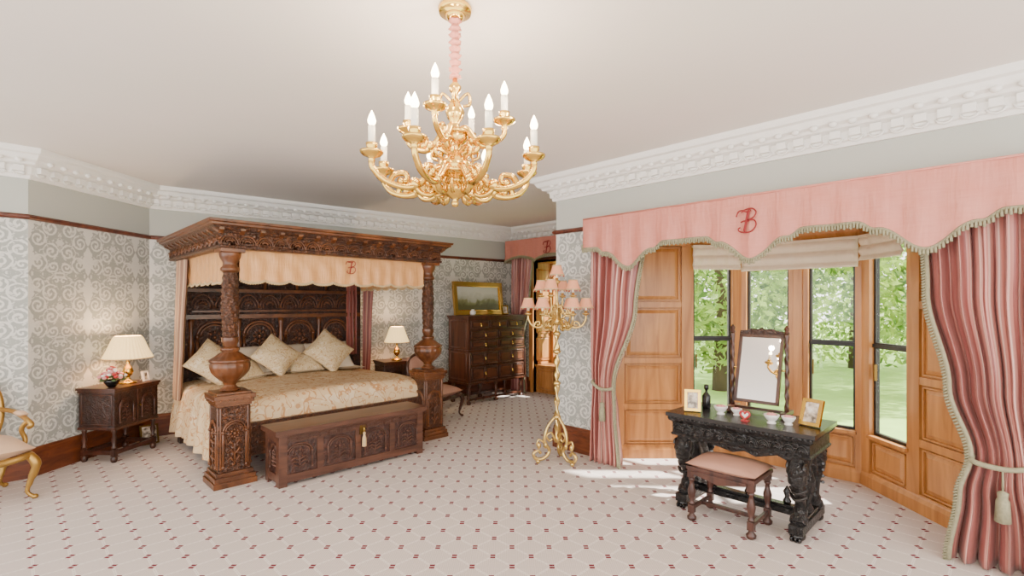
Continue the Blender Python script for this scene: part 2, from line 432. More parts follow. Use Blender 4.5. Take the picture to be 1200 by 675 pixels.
def cant(mb,flip):
    def X(a,b): return (L-b,L-a) if flip else (a,b)
    p=X(0,.80); mb.box(p[0],p[1],-.06,-.005,0,TOP,OAK)
    for a,b in ((0,.1),(.70,.823)): q=X(a,b); stile(mb,q[0],q[1],0,TOP,-.06,.02)
    for a,b in ((0,.14),(.5,.56),(.98,1.04),(1.56,1.62),(2.2,TOP)): q=X(.1,.70); stile(mb,q[0],q[1],a,b,-.05,.018)
    for a,b in ((.15,.49),(.57,.97),(1.05,1.55),(1.63,2.19)):
        q=X(.12,.68); raised(mb,q[0],q[1],a,b,-.004)
    q=X(1.223,L); stile(mb,q[0],q[1],0,TOP,-.06,.03)
    q=X(.823,1.223); mb.box(q[0],q[1],-.06,0,0,SI,OAK); raised(mb,q[0]+.02,q[1]-.02,.15,SI-.06,0); mb.box(q[0]-.02,q[1]+.02,-.06,.05,SI-.03,SI,OAK); mb.box(q[0],q[1],-.06,.0,2.17,TOP,OAK)
cant(mb,False)
mb.M=segM(b2,br); cant(mb,True)
mb.M=segM(b1,b2)
for a,b in ((-.03,.06),(.456,.626),(1.0,1.09)): stile(mb,a,b,0,TOP,-.06,.03)
mb.box(.50,.58,.03,.05,SI,TOP,OAK)
for a,b in ((.06,.456),(.626,1.0)):
    mb.box(a,b,-.06,0,0,SI,OAK); raised(mb,a+.02,b-.02,.15,SI-.06,0); mb.box(a-.01,b+.01,-.06,.05,SI-.03,SI,OAK); mb.box(a,b,-.06,0,2.17,TOP,OAK)
mb.M=Matrix.Identity(4)
mb.sweep([bl,b1,b2,br],[(-.02,0),(.045,0),(.045,.09),(.03,.12),(.02,.13),(-.02,.13)],OAK)
mb.sweep([bl,b1,b2,br],[(-.02,2.2),(.03,2.2),(.06,2.25),(.07,2.279),(-.02,2.279)],OAK)
mb.box(4.30,4.45,OY1-.03,OY1+.02,0,OZ,OAK); mb.box(4.30,4.45,OY0-.02,OY0+.03,0,OZ,OAK)
mb.box(4.29,4.313,OY1-.01,OY1+.11,0,OZ+.05,OAK); mb.box(4.29,4.313,OY0-.11,OY0+.01,0,OZ+.05,OAK)
mb.plate([(4.30,-.02),(4.433,-.02),(5.45,.9),(5.45,2.03),(4.433,2.95),(4.30,2.95)],(0,0,TOP),(1,0,0),(0,1,0),.05,OAK)
for k in range(4):
    y=.45+k*.55; mb.box(4.45,5.2,y-.02,y+.02,TOP-.02,TOP,OAK)
mb.done('trim_bay_panelling',(4.9,1.46,0),bevel=.003)
window(bl,b1,.823,1.223); window(b1,b2,.06,.456); window(b1,b2,.626,1.0); window(b2,br,L-1.223,L-.823)
for p0,p1,a,b,hh in ((bl,b1,.80,1.29,.25),(b1,b2,.03,1.03,.27),(b2,br,.05,.52,.22)):
    mb=MB(); mb.M=segM(p0,p1)
    def fn(u,v,a=a,b=b,hh=hh): 
        z=2.2-hh*v; return ((a+(b-a)*u,.055+.022*abs(math.sin(v*PI*2.5))+.006*math.sin(u*23),z),(u,v))
    mb.grid(fn,24,20,CREAM); mb.box(a,b,.04,.08,2.185,2.2,CREAM)
    mb.done('roman_blind',(p0[0],p0[1],2.2),solid=.006)
# far bay recess
mb=MB()
mb.box(6.65,7.2,FY1,FY1+.05,0,FZ,OAK);mb.box(6.65,7.2,FY0-.05,FY0,0,FZ,OAK);mb.box(6.65,7.2,FY0-.05,FY1+.05,FZ,FZ+.05,OAK)
mb.box(6.72,7.2,FY0,FY1,0,.46,OAK);mb.box(6.69,7.2,FY0,FY1,.46,.5,OAK)
mb.box(7.14,7.2,FY0,FY1,.5,.62,OAK)
for y in (FY0,5.16,5.62,FY1-.07): mb.box(7.12,7.2,y,y+.07,.5,FZ,OAK)
mb.M=Matrix(((1,0,0,6.66),(0,-1,0,FY1),(0,0,1,0),(0,0,0,1)))
for a,b in ((.56,1.0),(1.06,1.6),(1.66,2.25)): raised(mb,.06,.42,a,b,0)
mb.M=Matrix(((0,-1,0,6.72),(-1,0,0,FY1),(0,0,1,0),(0,0,0,1)))
for k in range(3): raised(mb,.05+k*.43,.43+k*.43,.06,.42,0)
mb.M=Matrix.Identity(4)
mb.box(6.625,6.65,FY1-.005,FY1+.09,0,FZ+.05,OAK); mb.box(6.625,6.65,FY0-.09,FY0+.005,0,FZ+.05,OAK)
mb.done('trim_far_window_seat',(6.9,5.4,0))
for a in (FY0+.07,5.23,5.69): window((7.16,a+.39),(7.16,a),0.0,.37,.62,2.3,1.3)

# ------------------------------------------------------------------ monogram
def monogram(mb,o,ux,uz,s,m,r=.035):
    o=Vector(o);ux=Vector(ux);uz=Vector(uz);nn=ux.cross(uz).normalized()*.004
    strokes=[[(.42,.0),(.5,.35),(.58,.7),(.66,1.0)],
     [(.25,.88),(.45,1.0),(.8,1.02),(.98,.84),(.85,.62),(.55,.52)],
     [(.55,.52),(.88,.5),(.98,.28),(.8,.04),(.5,-.03),(.18,.03),(.1,.15),(.2,.22)],
     [(.0,.72),(.1,.93),(.28,.98),(.5,.9),(.72,.93)],[(.22,.45),(.4,.5),(.62,.46)],[(.38,.05),(.46,.4),(.53,.7),(.6,.96)]]
    for st in strokes: mb.tube([o+ux*((p.x-.5)*s)+uz*((p.y-.5)*s*1.15)+nn for p in catmull([(x,y,0) for x,y in st],5)],r*s,m,6)
def scallop_mesh(mb,o,ux,L,ztop,fz,m,fringe,nu=160,waves=.012,wn_=20,frr=.016,out=None):
    o=Vector(o);ux=Vector(ux); nn=Vector((ux.y,-ux.x,0))
    def P(u,z):
        k=(ztop-z); return o+ux*(L*u)+nn*(waves*math.sin(u*wn_*2*PI+1.3*math.sin(u*9))*min(1,k*4)+.004*math.sin(u*61+z*30))+Vector((0,0,z))
    mb.grid(lambda u,v:(P(u,ztop+(fz(u)-ztop)*v),(u*L,v)),nu,8,m)
    pts=[P(i/nu,fz(i/nu)) for i in range(nu+1)]
    mb.tube(pts,frr*.7,fringe,6)
    k=int(L/(frr*1.15))
    for i in range(k+1):
        p=P(i/k,fz(i/k)); mb.tube([p+nn*frr*.4,p+nn*frr*.4+Vector((0,0,-frr*(2.6 if i%2 else 2.1)))],frr*.55,fringe,5)
# near pelmet
mb=MB()
PY1,PY0=3.04,-.22
cusps=[2.53,1.43,.38]
def fzn(u):
    y=PY1+(PY0-PY1)*u; 
    d=min(abs(y-c) for c in cusps)
    def ss(a,b,x):
        t=max(0,min(1,(x-a)/(b-a))); return t*t*(3-2*t)
    z=1.945+.15*ss(.0,.24,d)+.055*ss(.26,.36,d)
    return z
scallop_mesh(mb,(4.05,PY1,0),(0,-1,0),PY1-PY0,2.445,fzn,PINK,FRINGE,260,.009,15)
scallop_mesh(mb,(4.30,PY1,0),(-1,0,0),.25,2.445,lambda u:2.19,PINK,FRINGE,16,.004,3)
scallop_mesh(mb,(4.05,PY0,0),(1,0,0),.25,2.445,lambda u:2.12,PINK,FRINGE,16,.004,3)
mb.box(4.06,4.313,PY0,PY1,2.41,2.43,OAK)
mb.tube([(4.048,PY1,2.447),(4.048,PY0,2.447)],.008,PINK,6)
monogram(mb,(4.03,1.455,2.245),(0,-1,0),(0,0,1),.15,MONO)
mb.done('window_pelmet',(4.05,1.43,2.4))
# far pelmet
mb=MB()
def fzf(u):
    t=(u*3)%1.0; return 2.36+.09*math.sin(PI*t)**.7
scallop_mesh(mb,(6.38,6.56,0),(0,-1,0),2.2,2.74,fzf,PINK,FRINGE,120,.01,12)
scallop_mesh(mb,(6.63,6.56,0),(-1,0,0),.25,2.74,lambda u:2.38,PINK,FRINGE,12,.003,2)
mb.box(6.39,6.65,4.36,6.56,2.70,2.72,OAK); monogram(mb,(6.36,5.53,2.56),(0,-1,0),(0,0,1),.17,MONO)
mb.done('window_pelmet',(6.38,5.4,2.5))

# ------------------------------------------------------------------ curtains
def curtain(name,xb,ak,bk,ztop,zbot,n,amp,tie,m,cloth=1.4,edge='b',fr=FRINGE):
    mb=MB()
    def P(u,v):
        z=ztop+(zbot-ztop)*v; a=interp(ak,v); b=interp(bk,v)
        am=amp*interp([(0,.75),(max(.01,tie-.1),.9),(tie,.55),(min(.99,tie+.12),1.0),(1,1.15)],v)
        ph=.6*math.sin(v*3.0)+.9*math.sin(v*2+u*5)
        off=am*(math.sin(2*PI*n*u+ph)+.35*math.sin(2*PI*n*2.3*u+1+v*4))
        y=a+(b-a)*(u+.25/n*.3*math.sin(4*PI*n*u+ph))
        return Vector((xb-off,y,z))
    mb.grid(lambda u,v:(P(u,v),(u*cloth,v*2)),n*14,44,m)
    pts=[P(1.0,i/60)+Vector((-.012,0,0)) for i in range(61)]
    mb.tube(pts,.014,fr,6)
    sg=-1 if (interp(bk,0)<interp(ak,0)) else 1
    for i in range(0,131):
        p=P(1.0,i/130)+Vector((-.012,0,0)); mb.tube([p,p+Vector((-.005,sg*.03,-.016))],.008,fr,4)
    zt=ztop+(zbot-ztop)*tie; a=interp(ak,tie);b=interp(bk,tie)
    rp=[(xb+.03,a,zt+.05),(xb-amp*.9,a+(b-a)*.1,zt+.03),(xb-amp*1.25,(a+b)/2,zt-.02),(xb-amp*1.1,b+(a-b)*.05,zt-.01),(xb,b,zt+.02)]
    mb.tube(catmull(rp,6),.016,fr,8)
    tq=Vector((xb-amp*1.3,a+(b-a)*.6,zt-.03)); mb.tube([tq,tq+Vector((0,0,-.12))],.006,fr,5)
    mb.lathe(tq.x,tq.y,[(.004,-.12),(.022,-.13),(.018,-.16),(.026,-.18),(.032,-.30),(.004,-.302)],fr,12,8,.1,0,tq.z)
    return mb.done(name,(xb,(interp(ak,0)+interp(bk,0))/2,0),solid=.003)
curtain('window_curtain',4.19,[(0,3.02),(1,3.02)],[(0,2.42),(.35,2.52),(.68,2.76),(.78,2.74),(1,2.70)],2.40,.01,6,.05,.68,CURT)
curtain('window_curtain',4.17,[(0,-.20),(.68,-.16),(1,-.32)],[(0,.42),(.3,.38),(.55,.27),(.72,.17),(.82,.22),(1,.27)],2.40,.01,6,.065,.73,CURT)
curtain('window_curtain',6.54,[(0,6.53),(1,6.53)],[(0,6.02),(.4,6.1),(.65,6.25),(1,6.18)],2.68,.01,5,.035,.65,CURT)

# ------------------------------------------------------------------ carving helpers
def fr_face(o,ux,uz):
    o=Vector(o);ux=Vector(ux);uz=Vector(uz);n=ux.cross(uz)
    return lambda a,b,c=0.0:o+ux*a+uz*b+n*c
def lunettes(mb,F,L,h,n,m,r=.007):
    w=L/n
    for i in range(n):
        cx=(i+.5)*w
        for k,rr in enumerate((.47,.33)):
            pts=[F(cx+w*rr*math.cos(PI*t/10),h*.08+h*.82*(rr/.47)*math.sin(PI*t/10),.004) for t in range(11)]
            mb.tube(pts,r*(1 if k==0 else .7),m,5)
        for a in (-.8,-.4,0,.4,.8):
            p=F(cx+w*.2*math.sin(a),h*.12+h*.33*math.cos(a),.005); mb.ball(p,(r*1.3,r*1.3,r*1.9),m,6,4)
        mb.ball(F(i*w,h*.6,.006),r*1.8,m,6,4)
def arch(mb,F,w,h,m,r=.01,fill=True):
    sp=h*.62; R=w*.42
    for sx in (-1,1):
        mb.tube([F(sx*R,h*.04,.008),F(sx*R,sp,.008)],r*1.2,m,6)
        mb.ball(F(sx*R,sp,.01),r*2,m,6,4); mb.ball(F(sx*R,h*.06,.01),r*2,m,6,4)
    for k,q in enumerate((1,.8)):
        mb.tube([F(R*q*math.cos(PI*t/12),sp+min(R,h*.34)*q*math.sin(PI*t/12),.008) for t in range(13)],r*(1.1-.3*k),m,6)
    if fill:
        for i in range(8):
            a=2*PI*i/8; mb.ball(F(R*.34*math.cos(a),sp*.95+R*.34*math.sin(a),.008),r*1.3,m,6,4)
        mb.ball(F(0,sp*.95,.01),r*1.7,m,8,5)
        mb.tube([F(0,h*.08,.006),F(0,sp*.7,.008)],r*.8,m,5)
        for i in range(3):
            zz=h*(.12+.13*i)
            for sx in (-1,1):
                mb.tube([F(0,zz,.006),F(sx*R*.4,zz+h*.09,.012),F(sx*R*.62,zz+h*.04,.006)],[r*.6,r*1.4,r*.5],m,5)
# ------------------------------------------------------------------ four poster bed
bedo=(2.46,5.85,0); BED=empty('four_poster_bed',bedo)
mb=MB()
FP=((1.385,4.98),(3.545,4.98)); 
def post(mb,x,y):
    def sq(h,z0,z1,m=BEDP): mb.box(x-h,x+h,y-h,y+h,z0,z1,m)
    sq(.175,0,.05);sq(.165,.05,.09);sq(.15,.09,.125);sq(.128,.125,.70,BEDW);sq(.14,.70,.725);sq(.155,.725,.76);sq(.165,.76,.80);sq(.14,.80,.82)
    for dx,dy in ((0,-1),(-1,0),(1,0),(0,1)):
        ux=Vector((-dy,dx,0)); o=Vector((x+dx*.128,y+dy*.128,.14)); F=fr_face(o,ux,(0,0,1)); arch(mb,F,.22,.54,BEDP,.009)
        for sx in (-.11,.11): mb.tube([F(sx,0,.0),F(sx,.55,.0)],.01,BEDP,5)
        for k in range(5): mb.ball(F(-.12+.06*k,.62,.035),.012,BEDP,6,4)
    pr=[(.075,.82),(.085,.835),(.06,.85),(.045,.87),(.06,.90),(.085,.92),(.12,.955),(.148,.99),(.16,1.03),(.162,1.06),(.152,1.075),(.166,1.085),(.166,1.10),(.15,1.11),(.12,1.13),(.09,1.155),(.062,1.17),(.075,1.185),(.075,1.2),(.055,1.215)]
    mb.lathe(x,y,[(a,b) for a,b in pr],BEDP,48,16,.035)
    sh=[(.055,1.215),(.06,1.24),(.07,1.26),(.07,1.30)]
    mb.lathe(x,y,sh,BEDP,24)
    n=60; mb.lathe(x,y,[(.056+.012*math.sin(PI*i/n)+.004*math.sin(i*1.05),1.30+.58*i/n) for i in range(n+1)],BEDW,40,8,.07,30.0)
    mb.lathe(x,y,[(.06,1.88),(.078,1.90),(.078,1.92),(.06,1.94),(.058,1.97),(.082,2.01),(.09,2.04),(.09,2.06)],BEDP,24)
    sq(.1,2.06,2.1)
for x,y in FP: post(mb,x,y)
mb.done('carved_posts',bedo,BED,bevel=.003)
mb=MB() # headboard
hx0,hx1,hy=1.36,3.58,6.76
mb.box(hx0,hx1,hy,hy+.06,.25,2.1,HEADW)
for x in (hx0+.05,hx1-.05): mb.box(x-.06,x+.06,hy-.04,hy+.08,0,2.1,HEADW)
F=fr_face((hx0+.1,hy,0),(1,0,0),(0,0,1)); Lh=hx1-hx0-.2
for z,hh,t in ((.86,.03,.03),(1.42,.05,.05),(1.50,.02,.03),(1.74,.04,.045),(2.04,.05,.05)): mb.box(hx0,hx1,hy-t,hy,z,z+hh,BEDP)
for i in range(5):
    x0=hx0+.12+i*.4; mb.M=Matrix(((1,0,0,0),(0,-1,0,hy),(0,0,1,0),(0,0,0,1))); raised(mb,x0+.02,x0+.37,1.80,2.02,0,HEADW); mb.M=Matrix.Identity(4)
    mb.tube([(x0,hy-.02,1.78),(x0,hy-.035,1.9),(x0,hy-.02,2.03)],[.014,.026,.014],BEDP,8)
lunettes(mb,fr_face((hx0+.1,hy,1.53),(1,0,0),(0,0,1)),Lh,.2,8,BEDP,.009)
for i in range(4):
    cx=hx0+.1+Lh*(i+.5)/4; arch(mb,fr_face((cx,hy,.9),(1,0,0),(0,0,1)),Lh/4*.86,.5,BEDP,.014)
for i in range(5):
    x0=hx0+.1+Lh*i/4; mb.lathe(x0,hy-.03,[(.03,.89),(.02,.93),(.035,1.0),(.04,1.1),(.025,1.2),(.02,1.3),(.03,1.36),(.035,1.42)],BEDP,12)
mb.done('headboard',bedo,BED)
mb=MB() # tester
cx0,cx1,cy0,cy1=1.28,3.66,4.88,6.86
rect=[(cx0,cy0),(cx1,cy0),(cx1,cy1),(cx0,cy1)]
mb.sweep(rect,[(-.06,2.09),(.0,2.09),(.012,2.10),(.012,2.115),(0,2.12),(0,2.225),(.015,2.23),(.02,2.245),(.04,2.25),(.075,2.28),(.085,2.285),(.085,2.305),(.1,2.31),(.105,2.33),(-.06,2.33)],BEDW,True)
mb.sweep(rect,[(-.12,2.10),(-.06,2.10),(-.06,2.09),(-.12,2.09)],BEDP,True)
mb.sweep(rect,[(.07,2.279),(.09,2.285),(.09,2.305),(.107,2.31),(.112,2.332),(.0,2.333)],BEDP,True)
mb.box(cx0-.02,cx1+.02,cy0-.02,cy1+.02,2.30,2.325,BEDP)
mb.box(cx0,cx1,cy0,cy1,2.14,2.16,PLY)
nb=14
for i in range(nb+1):
    x=cx0+(cx1-cx0)*i/nb
    mb.plate([(0,0),(.055,.03),(.06,.07),(0,.07)],(x-.02,cy0,2.215),(0,-1,0),(0,0,1),-.04,BEDP)
for i in range(12):
    y=cy0+(cy1-cy0)*i/11
    mb.plate([(0,0),(.055,.03),(.06,.07),(0,.07)],(cx0,y+.02,2.215),(-1,0,0),(0,0,1),-.04,BEDP)
    mb.plate([(0,0),(.055,.03),(.06,.07),(0,.07)],(cx1,y+.02,2.215),(1,0,0),(0,0,1),.04,BEDP)
lunettes(mb,fr_face((cx0,cy0,2.12),(1,0,0),(0,0,1)),cx1-cx0,.095,16,BEDP,.006)
lunettes(mb,fr_face((cx0,cy1,2.12),(0,-1,0),(0,0,1)),cy1-cy0,.095,13,BEDP,.006)
for i in range(5):
    x=cx0+.1+(cx1-cx0-.2)*i/4; mb.box(x-.025,x+.025,cy0,cy1,2.10,2.14,BEDP)
for i in range(5):
    y=cy0+.1+(cy1-cy0-.2)*i/4; mb.box(cx0,cx1,y-.025,y+.025,2.10,2.14,BEDP)
mb.done('tester_canopy',bedo,BED,bevel=.002)
mb=MB()
def fzb(n,lo=1.80,d=.03): return lambda u:lo+d*(1-abs(math.sin(PI*n*u))**.6)
scallop_mesh(mb,(1.46,4.97,0),(1,0,0),2.01,2.11,fzb(9),PEACH,FRINGEC,120,.008,13,.009)
scallop_mesh(mb,(1.36,6.70,0),(0,-1,0),1.62,2.11,fzb(8),PEACH,FRINGEC,90,.008,10,.009)
scallop_mesh(mb,(3.57,5.08,0),(0,1,0),1.62,2.11,fzb(8),PEACH,FRINGEC,90,.008,10,.009)
monogram(mb,(2.53,4.945,1.985),(1,0,0),(0,0,1),.11,MONO)
mb.done('valance',bedo,BED)
mb=MB()
def bc(xb,y0,y1,m,bow):
    def P(u,v):
        z=2.08-1.55*v; wd=interp([(0,1),(.6,.75),(1,.6)],v)
        y=y1+(y0-y1)*u*wd; return ((xb+.03*math.sin(2*PI*4*u)+bow*v,y,z),(u*.6,v))
    mb.grid(P,56,20,m)
bc(1.33,6.28,6.72,BEDC,-.03); bc(3.63,6.40,6.72,BEDR,.0)
def bf(x0,x1,yb,m):
    mb.grid(lambda u,v:((x0+(x1-x0)*u,yb+.02*math.sin(2*PI*3*u),2.08-1.2*v),(u*.3,v)),36,10,m)
bf(3.36,3.52,6.70,BEDR)
mb.done('bed_curtains',bedo,BED)
mb=MB() # bed base + spread
mb.box(1.45,3.48,5.02,6.78,.25,.42,BEDP)
mb.box(1.48,3.45,5.1,6.74,.42,.62,SHEET)
mb.box(1.45,3.48,4.95,5.0,.2,.5,BEDW)
def spread(u,v):
    hx=1.0;hy=.80;ex=.62;eyf=.45
    a=-(hx+ex)+2*(hx+ex)*u; b=-(hy+eyf)+(2*hy+eyf+.02)*v
    e1=max(abs(a)-hx,0); e2=max(-b-hy,0); sg=1 if a>0 else -1
    e=math.hypot(e1,e2); rd=.12
    def roll(t):
        if t<rd*1.57: th=t/rd; return rd*math.sin(th),rd*(1-math.cos(th))
        return rd+.10*(t-rd*1.57),rd+.985*(t-rd*1.57)
    o,dn=roll(e)
    ux=(e1/e if e>0 else 0); uy=(e2/e if e>0 else 0)
    rip=(.025*math.sin(b*17)+.014*math.sin(b*41+1))*min(1,dn*3) if e1>0 else 0
    x=sg*(min(abs(a),hx)+ux*(o+rip)); y=max(b,-hy)-uy*o
    z=.70-dn+.012*math.sin(a*3.1+1)*math.sin(b*4.3)+.03*(1-min(1,abs(a)/1.0)**2)
    x=x-.02
    X=2.46+x; Y=5.93+y
    return ((X,Y,max(z,.035)),(u*3,v*2))
mb.grid(spread,110,80,SPREAD)
mb.grid(lambda u,v:((1.52+1.88*u,6.22+.5*v,.735+.03*(1-(2*u-1)**2)+.006*math.sin(u*20)),(u,v)),30,4,SHEET)
mb.done('mattress_and_bedspread',bedo,BED)
mb=MB()
def put(x,y,z,w,t,m,spin=PI/4,tilt=60,yaw=0):
    mb.M=Matrix.Translation((x,y,z))@Matrix.Rotation(yaw,4,'Z')@Matrix.Rotation(math.radians(tilt),4,'X')@Matrix.Rotation(spin,4,'Z'); mb.pillow(w,w,t,m); 
    mb.tube([ (w*a*(1-.07*(1-b*b)),w*b*(1-.07*(1-a*a)),0) for a,b in [( -1,-1),(0,-1),(1,-1),(1,0),(1,1),(0,1),(-1,1),(-1,0)]],.006,FRINGEC,5,True)
    mb.M=Matrix.Identity(4)
def flatp(x,y,z,w,h,t,m,tilt,yaw=0):
    mb.M=Matrix.Translation((x,y,z))@Matrix.Rotation(yaw,4,'Z')@Matrix.Rotation(math.radians(tilt),4,'X'); mb.pillow(w,h,t,m); mb.M=Matrix.Identity(4)
for x in (1.92,2.46,3.02): flatp(x,6.58,.90,.34,.22,.1,SHEET,50)
put(2.28,6.36,.97,.215,.10,CUSH,PI/4,58); put(2.95,6.36,.98,.235,.11,CUSH,PI/4,58,-.1)
put(1.62,6.38,.93,.23,.11,CUSH,PI/4,55,.15)
flatp(1.88,6.36,.83,.26,.17,.08,CUSH,40,.3); flatp(2.65,6.42,.85,.22,.16,.08,CUSH,45)
mb.done('bed_cushions',bedo,BED)

# ------------------------------------------------------------------ blanket chest
mb=MB(); x0,x1,y0,y1=1.62,3.12,4.47,4.80
mb.box(x0+.03,x1-.03,y0+.02,y1-.02,.04,.44,CHESTW)
for x in (x0+.005,x1-.075): 
    for y in (y0,y1-.07): mb.box(x,x+.07,y,y+.07,0,.455,CHESTP)
for z in (.03,.38): mb.box(x0+.01,x1-.01,y0+.004,y1-.004,z,z+.07,CHESTP)
mb.box(x0-.03,x1+.03,y0-.03,y1+.02,.46,.50,CHESTP); mb.box(x0-.015,x1+.015,y0-.015,y1+.01,.445,.462,CHESTP)
for i in range(1,4):
    x=x0+(x1-x0)*i/4; mb.box(x-.03,x+.03,y0+.005,y1-.01,.05,.42,CHESTP)
for i in range(4):
    cx=x0+(x1-x0)*(i+.5)/4; F=fr_face((cx,y0+.018,.12),(1,0,0),(0,0,1)); arch(mb,F,.27,.25,CHESTP,.007)
lunettes(mb,fr_face((x0+.08,y0+.002,.385),(1,0,0),(0,0,1)),x1-x0-.16,.06,14,CHESTP,.004)
arch(mb,fr_face((x0+.03,(y0+y1)/2,.12),(0,-1,0),(0,0,1)),.2,.25,CHESTP,.007)
tx=(x0+x1)/2+.04
mb.box(tx-.03,tx+.03,y0-.006,y0+.01,.33,.42,BRASSD); mb.tube([(tx,y0-.03,.40),(tx,y0-.035,.36)],.004,GOLD,5)
mb.lathe(tx,y0-.035,[(.004,.36),(.014,.35),(.01,.33),(.02,.30),(.022,.22),(.004,.218)],FRINGEC,10)
mb.done('blanket_chest',(2.37,4.65,0),bevel=.004)

# ------------------------------------------------------------------ nightstands
def nightstand(name,M,m,mc):
    mb=MB(); mb.M=M; w,d=.28,.19
    mb.box(-w-.02,w+.02,-d-.02,d+.02,.725,.75,m); mb.box(-w-.01,w+.01,-d-.01,d+.01,.70,.725,m)
    mb.box(-w,w,-d,d,.34,.70,mc)
    mb.box(-w-.008,w+.008,-d-.008,d+.008,.33,.355,m)
    for sx in (-1,1):
        for sy in (-1,1):
            mb.lathe(sx*(w-.03),sy*(d-.03),[(.02,0),(.03,.02),(.03,.05),(.018,.06),(.018,.1)],m,12)
            mb.box(sx*(w-.03)-.022,sx*(w-.03)+.022,sy*(d-.03)-.022,sy*(d-.03)+.022,.06,.13,m)
            mb.lathe(sx*(w-.03),sy*(d-.03),[(.016,.13),(.026,.15),(.015,.17),(.027,.22),(.015,.28),(.024,.31),(.02,.335)],m,12)
    mb.box(-w+.03,w-.03,-d+.015,-d+.045,.075,.115,m);mb.box(-w+.03,w-.03,d-.045,d-.015,.075,.115,m)
    mb.box(-w+.015,-w+.045,-d+.03,d-.03,.075,.115,m);mb.box(w-.045,w-.015,-d+.03,d-.03,.075,.115,m)
    for sx in (-.14,.14):
        F=fr_face((sx,-d,.38),(1,0,0),(0,0,1)); arch(mb,F,.2,.28,m,.007)
    mb.box(-.008,.008,-d-.012,-d,.36,.70,m)
    mb.ball((.02,-d-.02,.53),.012,BRASSD,8,5)
    for sx in (-1,1):
        for a,b in ((.38,.68),):
            x=sx*w
            for zz in (a,b): mb.tube([(x,-d+.03,zz),(x,d-.03,zz)],.008,m,5)
            for yy in (-d+.03,d-.03): mb.tube([(x,yy,a),(x,yy,b)],.008,m,5)
    loc=M.translation.copy(); return mb.done(name,loc,bevel=.003)
def frameM(o,front):
    f=Vector((front[0],front[1],0)).normalized(); y=-f; x=Vector((y.y,-y.x,0))
    return Matrix(((x.x,y.x,0,o[0]),(x.y,y.y,0,o[1]),(0,0,1,o[2]),(0,0,0,1)))
dA=(Vector(A)-Vector(L1)).normalized(); nA=Vector((dA.y,-dA.x))
c1=Vector(L1)+dA*.72+nA*.25
MN=frameM((c1.x,c1.y,0),(nA.x,nA.y)); nightstand('nightstand',MN,DARKW,DARKC)
c2=(4.13,6.60); nightstand('nightstand',frameM((c2[0],c2[1],0),(-.12,-1)),DARKW,DARKC)
def lamp(name,x,y,z,s=1.0,shade=SHADE,r0=.17,r1=.085):
    mb=MB(); mb.M=Matrix.Translation((x,y,z))@Matrix.Scale(s,4)
    mb.lathe(0,0,[(.07,0),(.07,.012),(.05,.02),(.02,.035),(.015,.06),(.035,.08),(.045,.11),(.03,.15),(.015,.17),(.012,.22),(.02,.23),(.01,.25),(.008,.42)],GOLD,20)
    n=72; vs=[];fs=[]
    for i,(r,zz) in enumerate(((r0,.235),(r0*.86,.29),(r1*1.15,.42),(r1,.44))):
        for k in range(n):
            a=2*PI*k/n; q=r*(1+.015*(1 if k%2 else -1)); vs.append((q*math.cos(a),q*math.sin(a),zz))
    for i in range(3):
        for k in range(n): fs.append((i*n+k,i*n+(k+1)%n,(i+1)*n+(k+1)%n,(i+1)*n+k))
    mb.add(vs,fs,shade,False)
    mb.tube([(r0*math.cos(2*PI*k/24),r0*math.sin(2*PI*k/24),.235) for k in range(24)],.005,FRINGEC,5,True)
    mb.ball((0,0,.34),.03,FLAME,10,6)
    o=mb.done(name,(x,y,z))
    l=bpy.data.lights.new(name+'_bulb','POINT'); l.energy=17*s; l.color=(1,.70,.40); l.shadow_soft_size=.04
    lo=bpy.data.objects.new('bulb',l); bpy.context.scene.collection.objects.link(lo); lo.parent=o; lo.location=(0,0,.4*s)
    return o
lp=MN@Vector((.06,-.035,0)); lamp('table_lamp',lp.x,lp.y,.75,1.15,SHADE,.195,.10)
lamp('table_lamp',4.10,6.56,.75,1.15,SHADE,.16,.08)
mb=MB(); fp=MN@Vector((-.19,-.08,.75)); mb.M=Matrix.Translation(fp)
mb.lathe(0,0,[(.03,0),(.04,.01),(.065,.05),(.07,.07),(.065,.075),(.05,.06)],BLK,20)
for i in range(56):
    a=random.random()*2*PI; r=.115*math.sqrt(random.random()); z=.09+.11*(1-r/.115)+random.random()*.02
    mb.ball((r*math.cos(a),r*math.sin(a),z),(.021,.021,.016),(FLWR,WHITE,FLWR,REDP)[i%4],7,5)
for i in range(22):
    a=i*.4; mb.ball((.09*math.cos(a),.09*math.sin(a),.075+.02*(i%3)),(.024,.014,.012),GREEN,6,4)
mb.done('flower_bowl',fp)
def pframe(name,M,w,h,m,inner,tilt=12,t=.018):
    mb=MB(); mb.M=M@Matrix.Rotation(math.radians(-tilt),4,'X')
    mb.box(-w,w,-.008,.006,0,2*h,m)
    for a,b,c,d in ((-w,w,0,t),(-w,w,2*h-t,2*h),(-w,-w+t,t,2*h-t),(w-t,w,t,2*h-t)): mb.box(a,b,-.018,-.006,c,d,m)
    mb.box(-w+t,w-t,-.0095,-.008,t,2*h-t,inner)
    mb.M=M; mb.tube([(0,.012+h*.25,1.3*h),(0,.02+h*.9,.003)],.004,m,5)
    return mb.done(name,M.translation.copy(),bevel=.002)
pframe('photo_frame',frameM((MN@Vector((.2,-.12,.752))),(nA.x,nA.y)),.04,.055,WHITE,PHOTO)
pframe('picture_frame',frameM((1.10,6.92,0.005),(.2,-1)),.09,.11,BRASSD,PHOTO,10)
